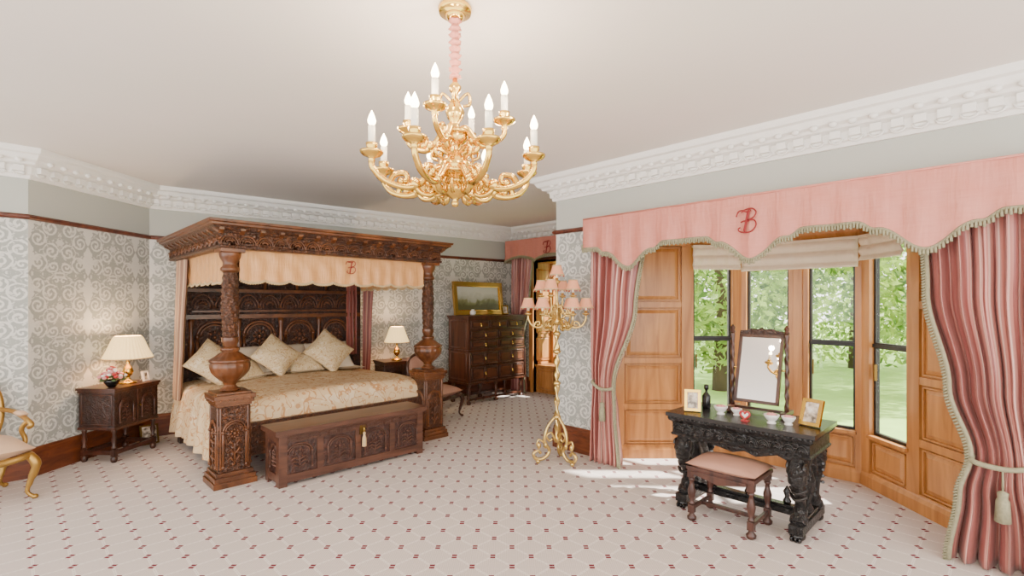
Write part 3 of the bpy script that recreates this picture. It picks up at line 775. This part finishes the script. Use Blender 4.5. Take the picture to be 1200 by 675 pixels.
# ------------------------------------------------------------------ armchairs
def fauteuil(name,M,gold,fab,s=1.0,arms=True,oval=.0):
    mb=MB(); mb.M=M@Matrix.Scale(s,4); w,d=.29,.26
    legs=((-w,-d,1),(w,-d,1),(-w+.04,d,-1),(w-.04,d,-1))
    for x,y,f in legs:
        sx=1 if x>0 else -1; sy=-1 if y<0 else 1
        pts=catmull([(x,y,.36),(x+.035*sx,y+.03*sy,.28),(x+.005*sx,y+.005*sy,.14),(x-.01*sx,y,.06),(x+.03*sx,y+.025*sy,.012)],5)
        mb.tube(pts,[.034,.036,.03,.022,.016,.014,.016,.022],gold,10)
        mb.ball((x+.03*sx,y+.025*sy,.018),(.024,.024,.018),gold,8,5); mb.ball((x+.03*sx,y+.03*sy,.30),(.02,.02,.03),gold,8,5)
    rail=catmull([(-w,-d,.36),(-w*.4,-d-.03,.335),(0,-d-.04,.35),(w*.4,-d-.03,.335),(w,-d,.36),(w,0,.345),(w-.04,d,.36),(0,d+.01,.35),(-w+.04,d,.36),(-w,0,.345)],5,True)
    mb.tube(rail,.028,gold,8,True)
    mb.ball((0,-d-.06,.35),(.04,.02,.025),gold,8,5)
    MM=mb.M.copy(); mb.M=MM@Matrix.Translation((0,-.01,.42)); mb.pillow(w+.03,d+.04,.095,fab,12,0); mb.M=MM
    bo=[(-.2,d,.42),(-.26,d+.05,.62),(-.24,d+.09,.84),(-.12,d+.12,.94),(0,d+.125,.97),(.12,d+.12,.94),(.24,d+.09,.84),(.26,d+.05,.62),(.2,d,.42)]
    mb.tube(catmull(bo,5),.024,gold,8); mb.tube([(-.2,d+.01,.46),(0,d+.01,.45),(.2,d+.01,.46)],.02,gold,8)
    mb.ball((0,d+.12,.99),(.05,.02,.03),gold,8,5)
    mb.M=MM@Matrix.Translation((0,d+.055,.69))@Matrix.Rotation(math.radians(78),4,'X'); mb.pillow(.24,.25,.045,fab,12,-.06); mb.M=MM
    if arms:
        for sx in (-1,1):
            mb.tube(catmull([(sx*.25,d+.04,.68),(sx*.30,d-.1,.67),(sx*.32,0,.64),(sx*.32,-.12,.62),(sx*.33,-.17,.59),(sx*.32,-.14,.565)],5),.02,gold,8)
            mb.tube(catmull([(sx*w,-.1,.36),(sx*(w+.03),-.06,.45),(sx*(w+.005),-.06,.54),(sx*.32,-.10,.61)],5),.018,gold,8)
            mb.M=MM@Matrix.Translation((sx*.315,.03,.665)); mb.pillow(.03,.09,.022,fab,8,0); mb.M=MM
    return mb.done(name,M.translation.copy())
fauteuil('gilt_armchair',frameM((-.25,5.88,0),(.25,-1)),GOLDP,SEATS)
fauteuil('bedroom_chair',frameM((4.19,5.72,0),(.2,-1)),DARKW,SEAT,.9,False)

# ------------------------------------------------------------------ chest of drawers
mb=MB(); x0,x1,y0,y1=5.05,6.33,6.02,6.52
mb.box(x0,x1,y0,y1,.34,1.36,DRAWW); mb.box(x0-.03,x1+.03,y0-.03,y1+.01,1.385,1.41,DRAWW); mb.box(x0-.015,x1+.015,y0-.015,y1,1.36,1.385,DRAWW)
mb.box(x0-.015,x1+.015,y0-.015,y1,.32,.35,DRAWW); mb.box(x0-.012,x1+.012,y0-.012,y1,.84,.87,DRAWW)
for z0,z1,nc in ((1.20,1.34,3),(1.03,1.18,2),(.88,1.02,2),(.62,.83,2),(.37,.60,2)):
    w=(x1-x0-.06)/nc
    for i in range(nc):
        a=x0+.03+i*w+.01; b=a+w-.02
        mb.box(a,b,y0-.018,y0,z0+.005,z1-.005,DARKC)
        nc2=2 if nc==2 else 1
        for k in range(nc2):
            p=a+(b-a)*k/nc2+.012; q=a+(b-a)*(k+1)/nc2-.012
            for s_,t_ in (((p,z0+.02),(q,z0+.02)),((p,z1-.02),(q,z1-.02)),((p,z0+.02),(p,z1-.02)),((q,z0+.02),(q,z1-.02))):
                mb.tube([(s_[0],y0-.02,s_[1]),(t_[0],y0-.02,t_[1])],.009,DRAWC,6)
            mb.box(p+.03,q-.03,y0-.03,y0-.018,z0+.04,z1-.04,DRAWC)
        c=(a+b)/2; zz=(z0+z1)/2
        mb.ball((c,y0-.035,zz+.01),.014,GOLD,8,5); mb.tube([(c,y0-.045,zz+.01),(c,y0-.048,zz-.03)],[.004,.01],GOLD,6)
for x in (x0,x1):
    for zz in (.40,.82,.90,1.33): mb.tube([(x,y0+.05,zz),(x,y1-.05,zz)],.01,DRAWC,6)
    for yy in (y0+.05,y1-.05): mb.tube([(x,yy,.40),(x,yy,.82)],.01,DRAWC,6); mb.tube([(x,yy,.9),(x,yy,1.33)],.01,DRAWC,6)
for x in (x0+.015,x1-.015): mb.tube([(x,y0-.02,.36),(x,y0-.02,.83)],.015,DRAWW,8)
for x in (x0+.05,(x0+x1)/2,x1-.05):
    for y in (y0+.05,y1-.05):
        mb.lathe(x,y,[(.035,0),(.04,.03),(.02,.05),(.02,.08),(.03,.09),(.018,.11),(.035,.17),(.04,.2),(.018,.25),(.03,.28),(.035,.32)],DRAWW,14)
for y in (y0+.05,y1-.05): mb.box(x0+.05,x1-.05,y-.02,y+.02,.06,.09,DRAWW)
mb.done('chest_of_drawers',(5.69,6.27,0),bevel=.003)
mb=MB(); mb.M=frameM((5.66,6.46,1.41),(0,-1))@Matrix.Rotation(math.radians(-6),4,'X')
w,h,t=.55,.56,.07
mb.box(-w+.02,w-.02,-.01,.01,0.01,h-.01,BRASSD); mb.box(-w+t,w-t,-.014,-.01,t,h-t,PAINT)
for a,b,c,d in ((-w,w,0,t),(-w,w,h-t,h),(-w,-w+t,t,h-t),(w-t,w,t,h-t)): mb.box(a,b,-.045,.0,c,d,GOLDP)
for a,b,c,d in ((-w+t,w-t,t,t+.012),(-w+t,w-t,h-t-.012,h-t),(-w+t,-w+t+.012,t,h-t),(w-t-.012,w-t,t,h-t)): mb.box(a,b,-.03,-.01,c,d,GOLD)
mb.done('framed_landscape_painting',(5.66,6.46,1.41),bevel=.008)
mb=MB(); mb.M=Matrix.Translation((5.3,6.2,1.41)); mb.lathe(0,0,[(.03,0),(.05,.03),(.045,.07),(.02,.09),(.028,.1)],WHITE,16); mb.done('china_vase',(5.3,6.2,1.41))
pframe('photo_frame',frameM((6.05,6.22,1.413),(-.3,-1)),.06,.08,GOLD,PHOTO)

# ------------------------------------------------------------------ dressing table
mb=MB(); x0,x1,y0,y1=3.68,4.27,.90,1.95; TZ=.74
mb.box(x0,x1,y0,y1,TZ-.03,TZ,BLACKW); mb.box(x0+.012,x1-.012,y0+.012,y1-.012,TZ-.05,TZ-.03,BLACKC)
mb.sweep([(x0+.04,y0+.04),(x1-.04,y0+.04),(x1-.04,y1-.04),(x0+.04,y1-.04)],[(-.02,.56),(.005,.56),(.012,.575),(.0,.585),(.0,.66),(.02,.675),(.03,.69),(-.02,.69)],BLACKC,True)
mb.box(x0+.05,x1-.05,y0+.05,y1-.05,.57,.69,BLACKW)
lunettes(mb,fr_face((x0+.04,y1-.05,.59),(0,-1,0),(0,0,1)),y1-y0-.1,.065,12,BLACKW,.005)
for i in range(30):
    y=y0+.03+(y1-y0-.06)*i/29; mb.ball((x0+.02,y,.70),(.012,.014,.012),BLACKW,6,4)
for i in range(18):
    x=x0+.03+(x1-x0-.06)*i/17; mb.ball((x,y0+.02,.70),(.012,.012,.012),BLACKW,6,4); mb.ball((x,y1-.02,.70),(.012,.012,.012),BLACKW,6,4)
mb.plate([(0,0),(.12,-.05),(.2,-.02),(.42,-.06),(.5,-.035),(.58,-.06),(.72,-.02),(.8,-.05),(.92,0)],(x0+.06,y1-.09,.575),(0,-1,0),(0,0,1),.02,BLACKC)
for yy,sg in ((y0+.12,1),(y1-.12,-1)):
    mb.box(x0+.02,x1-.02,yy-.045,yy+.045,.05,.11,BLACKC); mb.box(x0+.06,x1-.06,yy-.035,yy+.035,.11,.135,BLACKW)
    for xx,sx in ((x0+.10,-1),(x1-.10,1)):
        mb.ball((xx+.03*sx,yy,.035),(.055,.05,.035),BLACKW,12,8)
        for q in (-.025,0,.025): mb.ball((xx+.075*sx,yy+q,.022),(.025,.013,.02),BLACKW,6,4)
        pts=catmull([(xx+.02*sx,yy,.11),(xx-.02*sx,yy,.17),(xx-.03*sx,yy,.24),(xx+.0*sx,yy,.32),(xx+.04*sx,yy,.40),(xx+.045*sx,yy,.47),(xx+.015*sx,yy,.53),(xx,yy,.57)],5)
        mb.tube(pts,[.055,.045,.035,.036,.045,.058,.066,.06,.055,.06],BLACKC,14)
        for k in range(5):
            z=.30+.045*k; mb.tube(catmull([(xx+.01*sx,yy-.05,z),(xx+.065*sx,yy,z-.02),(xx+.01*sx,yy+.05,z)],4),.013,BLACKW,6)
        mb.tube(catmull([(xx-.02*sx,yy,.36),(xx-.07*sx,yy,.42),(xx-.10*sx,yy,.50),(xx-.06*sx,yy,.55)],4),[.03,.035,.025,.015],BLACKC,8)
        sp=[(xx+.055*sx+.04*math.cos(a)*(1-a/9)*sx,yy-.0,.50+.04*math.sin(a)*(1-a/9)) for a in [i*.5 for i in range(16)]]
        for q in (-.05,.05): mb.tube([(a,b+q,c) for a,b,c in sp],.009,BLACKW,6)
        mb.ball((xx+.055*sx,yy,.50),(.03,.06,.03),BLACKW,10,6)
    mb.lathe((x0+x1)/2,yy,[(.03,.13),(.04,.16),(.02,.2),(.045,.3),(.05,.36),(.025,.45),(.03,.5),(.045,.56)],BLACKC,14)
mb.box((x0+x1)/2-.05,(x0+x1)/2+.05,y0+.14,y1-.14,.09,.13,BLACKC); mb.box((x0+x1)/2-.03,(x0+x1)/2+.03,y0+.14,y1-.14,.13,.15,BLACKW)
for i in range(3): mb.lathe((x0+x1)/2,1.15+.27*i,[(.02,.15),(.03,.17),(.015,.2),(.028,.24),(.003,.28)],BLACKW,10)
mb.done('dressing_table',(3.98,1.43,0),bevel=.003)
# stool
mb=MB(); sy0,sy1=1.22,1.70
sx0,sx1=3.52,3.90
for x in (sx0+.03,sx1-.03):
    for y in (sy0+.03,sy1-.03):
        mb.lathe(x,y,[(.018,0),(.032,.012),(.034,.03),(.02,.045),(.016,.06)],STOOLW,14); mb.box(x-.022,x+.022,y-.022,y+.022,.06,.12,STOOLW)
        mb.lathe(x,y,[(.016,.12),(.024,.13),(.014,.145),(.026,.19),(.03,.22),(.016,.27),(.014,.29),(.024,.305),(.018,.32)],STOOLW,14); mb.box(x-.024,x+.024,y-.024,y+.024,.32,.38,STOOLW)
mb.box(sx0,sx1,sy0,sy1,.375,.405,STOOLW)
for y in (sy0+.03,sy1-.03): mb.box(sx0+.05,sx1-.05,y-.012,y+.012,.08,.105,STOOLW)
mb.box((sx0+sx1)/2-.014,(sx0+sx1)/2+.014,sy0+.03,sy1-.03,.08,.105,STOOLW)
mb.plate([(0,0),(.38,0),(.38,-.02),(.3,-.035),(.19,-.06),(.08,-.035),(0,-.02)],(sx0+.006,sy1-.05,.378),(0,-1,0),(0,0,1),.02,STOOLW)
mb.M=Matrix.Translation(((sx0+sx1)/2,(sy0+sy1)/2,.425)); mb.pillow((sx1-sx0)/2+.005,(sy1-sy0)/2+.005,.05,SEAT,16,0)
mb.done('dressing_stool',(3.71,1.46,0),bevel=.003)
# toilet mirror
mm=MB(); my0,my1,mx=1.20,1.60,4.14
for y in (my0,my1):
    mm.box(mx-.10,mx+.10,y-.02,y+.02,.755,.785,DARKW); 
    for q in (-.085,.085): mm.ball((mx+q,y,.752),(.018,.018,.012),DARKW,8,5)
    n=40; mm.lathe(mx,y,[(.014+.002*math.sin(i),.785+.58*i/n) for i in range(n+1)],DARKW,16,3,.2,55)
    mm.lathe(mx,y,[(.015,1.365),(.022,1.375),(.012,1.39),(.02,1.41),(.003,1.435)],DARKW,12)
mm.box(mx-.015,mx+.015,my0,my1,.765,.785,DARKW)
mm.M=Matrix(((0,1,0,mx),(-1,0,0,(my0+my1)/2),(0,0,1,1.09),(0,0,0,1)))@Matrix.Rotation(math.radians(-15),4,'X')
w=.165;h=.27
mm.box(-w,w,-.006,.01,-h,h,DARKW); mm.box(-w+.022,w-.022,-.009,-.006,-h+.022,h-.022,MIR)
for a,b,c,d in ((-w,w,-h,-h+.022),(-w,w,h-.022,h),(-w,-w+.022,-h,h),(w-.022,w,-h,h)): mm.box(a,b,-.018,-.004,c,d,DARKW)
pts=[(-w,h),(w,h),(w,h+.03),(w*.7,h+.035),(w*.5,h+.05),(w*.15,h+.045),(0,h+.06),(-w*.15,h+.045),(-w*.5,h+.05),(-w*.7,h+.035),(-w,h+.03)]
mm.plate(pts,(0,-.004,0),(1,0,0),(0,0,1),.012,DARKC)
for sx in (-1,1): mm.tube([(sx*w,0,0),(sx*(w+.035),0,0)],.007,GOLD,8)
mm.done('toilet_mirror',(mx,1.4,.74),bevel=.002)
pframe('photo_frame',frameM((3.84,1.80,.743),(-1,-.45)),.062,.085,GOLD,PHOTO,10,.022)
pframe('photo_frame',frameM((3.95,1.0,.743),(-1,.25)),.07,.095,GOLD,PHOTO,20,.024)
mb=MB(); mb.lathe(4.05,1.78,[(.03,.74),(.033,.75),(.033,.84),(.02,.86),(.01,.87),(.01,.89),(.018,.895),(.018,.93),(.003,.935)],BLK,16); mb.tube([(4.05,1.78,.86),(4.05,1.8,.86)],.005,GOLD); mb.done('perfume_bottle',(4.05,1.78,.74))
def bowl(x,y,s=1):
    mb=MB(); mb.M=Matrix.Translation((x,y,.74))@Matrix.Scale(s,4); mb.lathe(0,0,[(.03,0),(.03,.008),(.018,.015),(.035,.03),(.05,.055),(.052,.065),(.046,.065),(.03,.035)],WHITE,20,8,.04)
    for k in range(6): mb.ball((.02*math.cos(k),.02*math.sin(k),.06),.015,FLWR,6,4)
    mb.done('trinket_bowl',(x,y,.74))
bowl(3.90,1.60);bowl(3.95,1.50,.8);bowl(3.86,1.22,1.0);bowl(3.9,1.12,.9)
mb=MB(); mb.M=frameM((3.80,1.38,.74),(-1,0))
hp=[(.034*math.sin(t)**3,-.008,.045+.0021*(13*math.cos(t)-5*math.cos(2*t)-2*math.cos(3*t)-math.cos(4*t))) for t in [2*PI*i/30 for i in range(30)]]
mb.tube(hp,.007,REDP,8,True); mb.ball((0,-.004,.048),(.026,.004,.025),WHITE,12,8); mb.box(-.025,.025,-.02,.02,0,.008,REDP)
mb.done('heart_photo_frame',(3.80,1.38,.74))

# ------------------------------------------------------------------ floor candelabrum
cxy=W(.44,5.06); cx,cy=cxy.x,cxy.y-.02
mb=MB()
for k in range(3):
    a=2*PI*k/3+.5; u=Vector((math.cos(a),math.sin(a),0))
    def Q(r,z): return Vector((cx,cy,z))+u*r
    mb.tube(catmull([Q(.02,.46),Q(.10,.36),Q(.13,.22),Q(.08,.12),Q(.14,.05),Q(.22,.05),Q(.245,.10),Q(.20,.13),Q(.17,.10)],6),[.014,.017,.017,.017,.016,.014,.012],GILT,8)
    mb.tube(catmull([Q(.02,.22),Q(.06,.30),Q(.11,.27),Q(.08,.22),Q(.05,.24)],5),.011,GILT,6)
    mb.tube(catmull([Q(.13,.2),Q(.19,.24),Q(.21,.19),Q(.17,.17)],5),.010,GILT,6)
    mb.ball(Q(.20,.022),(.024,.024,.022),GILT,8,6); mb.tube([Q(.2,.02),Q(.2,.05)],.01,GILT,6)
    for t in (.09,.16): mb.ball(Q(t+.03,.18),(.022,.022,.035),GILT,6,5)
n=120
mb.lathe(cx,cy,[(.020+.005*math.sin(i*.5),.2+1.25*i/n) for i in range(n+1)],GILT,16,2,.3,45)
for z in (.46,.80,1.12,1.30): mb.lathe(cx,cy,[(.015,z-.03),(.035,z-.015),(.042,z),(.03,z+.015),(.015,z+.03)],GILT,16)
mb.lathe(cx,cy,[(.02,1.38),(.045,1.40),(.05,1.44),(.02,1.47),(.014,1.55),(.03,1.58),(.014,1.62),(.012,1.80),(.03,1.81),(.035,1.82)],GILT,16)
def candle(mb,p,h=.07,shade=True):
    x,y,z=p
    if shade:
        mb.lathe(x,y,[(.006,z-.03),(.012,z-.015),(.036,z-.003),(.04,z+.004),(.02,z+.006),(.014,z+.012),(.017,z+.03),(.012,z+.032)],GILT,14)
        mb.lathe(x,y,[(.011,z+.025),(.011,z+.03+h)],CANDLE,10)
        mb.lathe(x,y,[(.072,z+.06),(.073,z+.066),(.062,z+.09),(.042,z+.155),(.041,z+.158)],PSHADE,24,24,.02)
        mb.tube([(x+.074*math.cos(2*PI*k/20),y+.074*math.sin(2*PI*k/20),z+.062) for k in range(20)],.006,FRINGEC,5,True)
        mb.tube([(x+.043*math.cos(2*PI*k/20),y+.043*math.sin(2*PI*k/20),z+.156) for k in range(20)],.005,FRINGEC,5,True)
        for k in range(16):
            a=2*PI*k/16; mb.tube([(x+.074*math.cos(a),y+.074*math.sin(a),z+.062),(x+.075*math.cos(a),y+.075*math.sin(a),z+.042)],.004,REDP if k%2 else FRINGEC,4)
    else:
        mb.lathe(x,y,[(.006,z-.045),(.016,z-.03),(.012,z-.02),(.04,z-.008),(.05,z+.002),(.052,z+.01),(.046,z+.011),(.02,z+.008),(.016,z+.015),(.024,z+.03),(.026,z+.045),(.018,z+.047)],GOLD,20)
        mb.lathe(x,y,[(.0155,z+.035),(.0155,z+.05+h)],CANDLE,14)
        z+=.05+h
        mb.lathe(x,y,[(.007,z),(.016,z+.012),(.018,z+.024),(.012,z+.045),(.004,z+.062),(.001,z+.068)],FLAME,12)
def carm(mb,cx,cy,a,r,zh,zc,m,rad=.008,curl=True,dip=.08):
    u=Vector((math.cos(a),math.sin(a),0))
    def Q(q,z): return Vector((cx,cy,z))+u*q
    lo=min(zh,zc)-dip
    mb.tube(catmull([Q(.02,zh),Q(r*.22,zh+.02),Q(r*.42,lo+.03),Q(r*.62,lo),Q(r*.86,lo+.02),Q(r*.99,zc-.06),Q(r,zc-.02)],6),[rad*1.4,rad*1.3,rad*1.1,rad,rad],m,8)
    if curl:
        mb.tube(catmull([Q(r*.5,lo+.01),Q(r*.42,lo-.02),Q(r*.3,lo-.02),Q(r*.27,lo+.02),Q(r*.34,lo+.03)],5),[rad*1.1,rad,rad*.9,rad*.7],m,6)
        mb.tube(catmull([Q(r*.8,lo+.01),Q(r*.74,lo+.05),Q(r*.62,lo+.06),Q(r*.6,lo+.03),Q(r*.67,lo+.025)],5),[rad*1.1,rad,rad*.9,rad*.7],m,6)
        mb.ball(Q(r*.5,lo+.02),(rad*2.1,)*3,m,8,5); mb.ball(Q(r*.34,lo+.03),(rad*1.4,)*3,m,8,5); mb.ball(Q(r*.67,lo+.025),(rad*1.3,)*3,m,8,5)
    return Q(r,zc)
candle(mb,(cx,cy,1.83))
for k in range(4):
    p=carm(mb,cx,cy,2*PI*k/4+.35,.17,1.56,1.68,GILT,.010); candle(mb,p)
for k in range(6):
    p=carm(mb,cx,cy,2*PI*k/6+.2,.29,1.42,1.50,GILT,.010,dip=.06); candle(mb,p)
mb.done('floor_candelabrum',(cx,cy,0))

# ------------------------------------------------------------------ chandelier
cc=W(-.268,2.35); cx,cy=cc.x,cc.y; mb=MB()
mb.lathe(cx,cy,[(.005,2.93),(.03,2.935),(.05,2.955),(.045,2.96),(.075,2.965),(.08,2.985),(.07,3.0)],GOLD,28)
n=60
mb.lathe(cx,cy,[(.02+.008*math.sin(i*.9)+.004*math.sin(i*2.3),2.66+.28*i/n) for i in range(n+1)],PINK,20,5,.12,20)
mb.lathe(cx,cy,[(.004,2.055),(.014,2.06),(.018,2.075),(.008,2.09),(.03,2.10),(.062,2.125),(.068,2.14),(.056,2.155),(.03,2.17),(.036,2.185),(.065,2.20),(.082,2.235),(.080,2.26),(.052,2.29),(.026,2.31),(.022,2.34),(.04,2.35),(.062,2.37),(.056,2.40),(.026,2.42),(.02,2.45),(.036,2.47),(.046,2.50),(.034,2.53),(.017,2.55),(.015,2.59),(.026,2.60),(.03,2.62),(.014,2.64),(.009,2.67)],GOLD,28,0)
mb.lathe(cx,cy,[(.03,2.185),(.092,2.205),(.098,2.215),(.085,2.225),(.03,2.23)],GOLD,28)
mb.lathe(cx,cy,[(.03,2.385),(.068,2.395),(.07,2.405),(.03,2.415)],GOLD,28)
pos=[]
for k in range(8):
    a=math.radians(207+45*k); p=carm(mb,cx,cy,a,.385,2.21,2.255,GOLD,.0135,True,.085); candle(mb,p,.07,False); pos.append(p)
for k in range(4):
    a=math.radians(211+90*k); p=carm(mb,cx,cy,a,.24,2.40,2.435,GOLD,.0125,True,.07); candle(mb,p,.07,False); pos.append(p)
for k in range(8):
    a=2*PI*k/8; u=Vector((math.cos(a),math.sin(a),0)); q=Vector((cx,cy,0))
    mb.tube(catmull([q+u*.03+Vector((0,0,2.14)),q+u*.09+Vector((0,0,2.11)),q+u*.13+Vector((0,0,2.15)),q+u*.09+Vector((0,0,2.17))],5),.009,GOLD,6)
    mb.tube(catmull([q+u*.02+Vector((0,0,2.30)),q+u*.09+Vector((0,0,2.33)),q+u*.11+Vector((0,0,2.29)),q+u*.08+Vector((0,0,2.275))],5),.008,GOLD,6)
    if k%2: mb.tube(catmull([q+u*.015+Vector((0,0,2.55)),q+u*.06+Vector((0,0,2.59)),q+u*.07+Vector((0,0,2.54)),q+u*.04+Vector((0,0,2.53))],5),.007,GOLD,6)
CH=mb.done('chandelier',(cx,cy,3.0))
for i,p in enumerate(pos):
    l=bpy.data.lights.new('candle_bulb','POINT'); l.energy=4.0; l.color=(1,.80,.60); l.shadow_soft_size=.03
    lo=bpy.data.objects.new('candle_bulb_%d'%i,l); bpy.context.scene.collection.objects.link(lo); lo.parent=CH; lo.location=Vector((p.x,p.y,p.z+.22))-Vector((cx,cy,3.0))

# ------------------------------------------------------------------ garden
mb=MB(); mb.box(7.7,60,-40,45,-.6,-.5,GRASS); mb.box(5.6,7.7,-40,3.4,-.6,-.5,GRASS); mb.done('lawn')
def tree(name,x,y,h,r,n,seed):
    rn=random.Random(seed); mb=MB()
    mb.tube([(x,y,-.5),(x,y,0),(x+.1,y,h*.3),(x-.1,y+.1,h*.7)],[.22,.2,.15,.06],BARK,8)
    for i in range(n):
        th=rn.random()*2*PI; ph=math.acos(2*rn.random()-1); q=r*(.55+.5*rn.random())
        c=Vector((x+q*math.sin(ph)*math.cos(th),y+q*math.sin(ph)*math.sin(th),h*.55+q*1.1*math.cos(ph)))
        if c.z<-.25: c.z=-.25+rn.random()
        a=Vector((rn.uniform(-1,1),rn.uniform(-1,1),rn.uniform(-1,1))).normalized(); b=a.orthogonal().normalized(); s=rn.uniform(.05,.13)*(1+r*.06)
        mb.add([c-a*s,c+b*s*.5,c+a*s,c-b*s*.5],[(0,1,2,3)],LEAF)
    mb.done(name,(x,y,-.5))
tree('garden_tree',12.2,5.0,4.6,2.3,7000,1); tree('garden_tree',16,9.6,5.5,3.2,6000,2); tree('garden_tree',14.5,1.2,5.6,2.3,6000,3)
tree('garden_tree',19.5,3.6,6,3.8,8000,4); tree('garden_tree',26,12,8,5,7000,5); tree('garden_tree',22,-3.5,6.5,4.2,7000,7); tree('garden_tree',13,13,5,3,3000,8)
tree('garden_tree',30,3,9,6,9000,9); tree('garden_tree',27,-6,8,5,6000,10)

# ------------------------------------------------------------------ light
w=bpy.data.worlds.new('World'); bpy.context.scene.world=w; w.use_nodes=True
bg=w.node_tree.nodes['Background']; bg.inputs[0].default_value=(1.0,.975,.95,1); bg.inputs[1].default_value=5.3
s=bpy.data.lights.new('sun','SUN'); s.energy=24; s.angle=.03; s.color=(1,.95,.86)
so=bpy.data.objects.new('sun',s); bpy.context.scene.collection.objects.link(so)
so.rotation_euler=Vector((-1,1.05,-1.25)).to_track_quat('-Z','Y').to_euler(); so.location=(12,-8,10)

cam=bpy.data.cameras.new('camera'); cam.sensor_width=36; cam.lens=585/1200*36; cam.shift_y=18.5/1200; cam.clip_start=.05; cam.clip_end=200
co=bpy.data.objects.new('camera',cam); bpy.context.scene.collection.objects.link(co); co.location=(0,0,1.6)
co.rotation_euler=Vector((1,1,0)).to_track_quat('-Z','Y').to_euler()
bpy.context.scene.camera=co
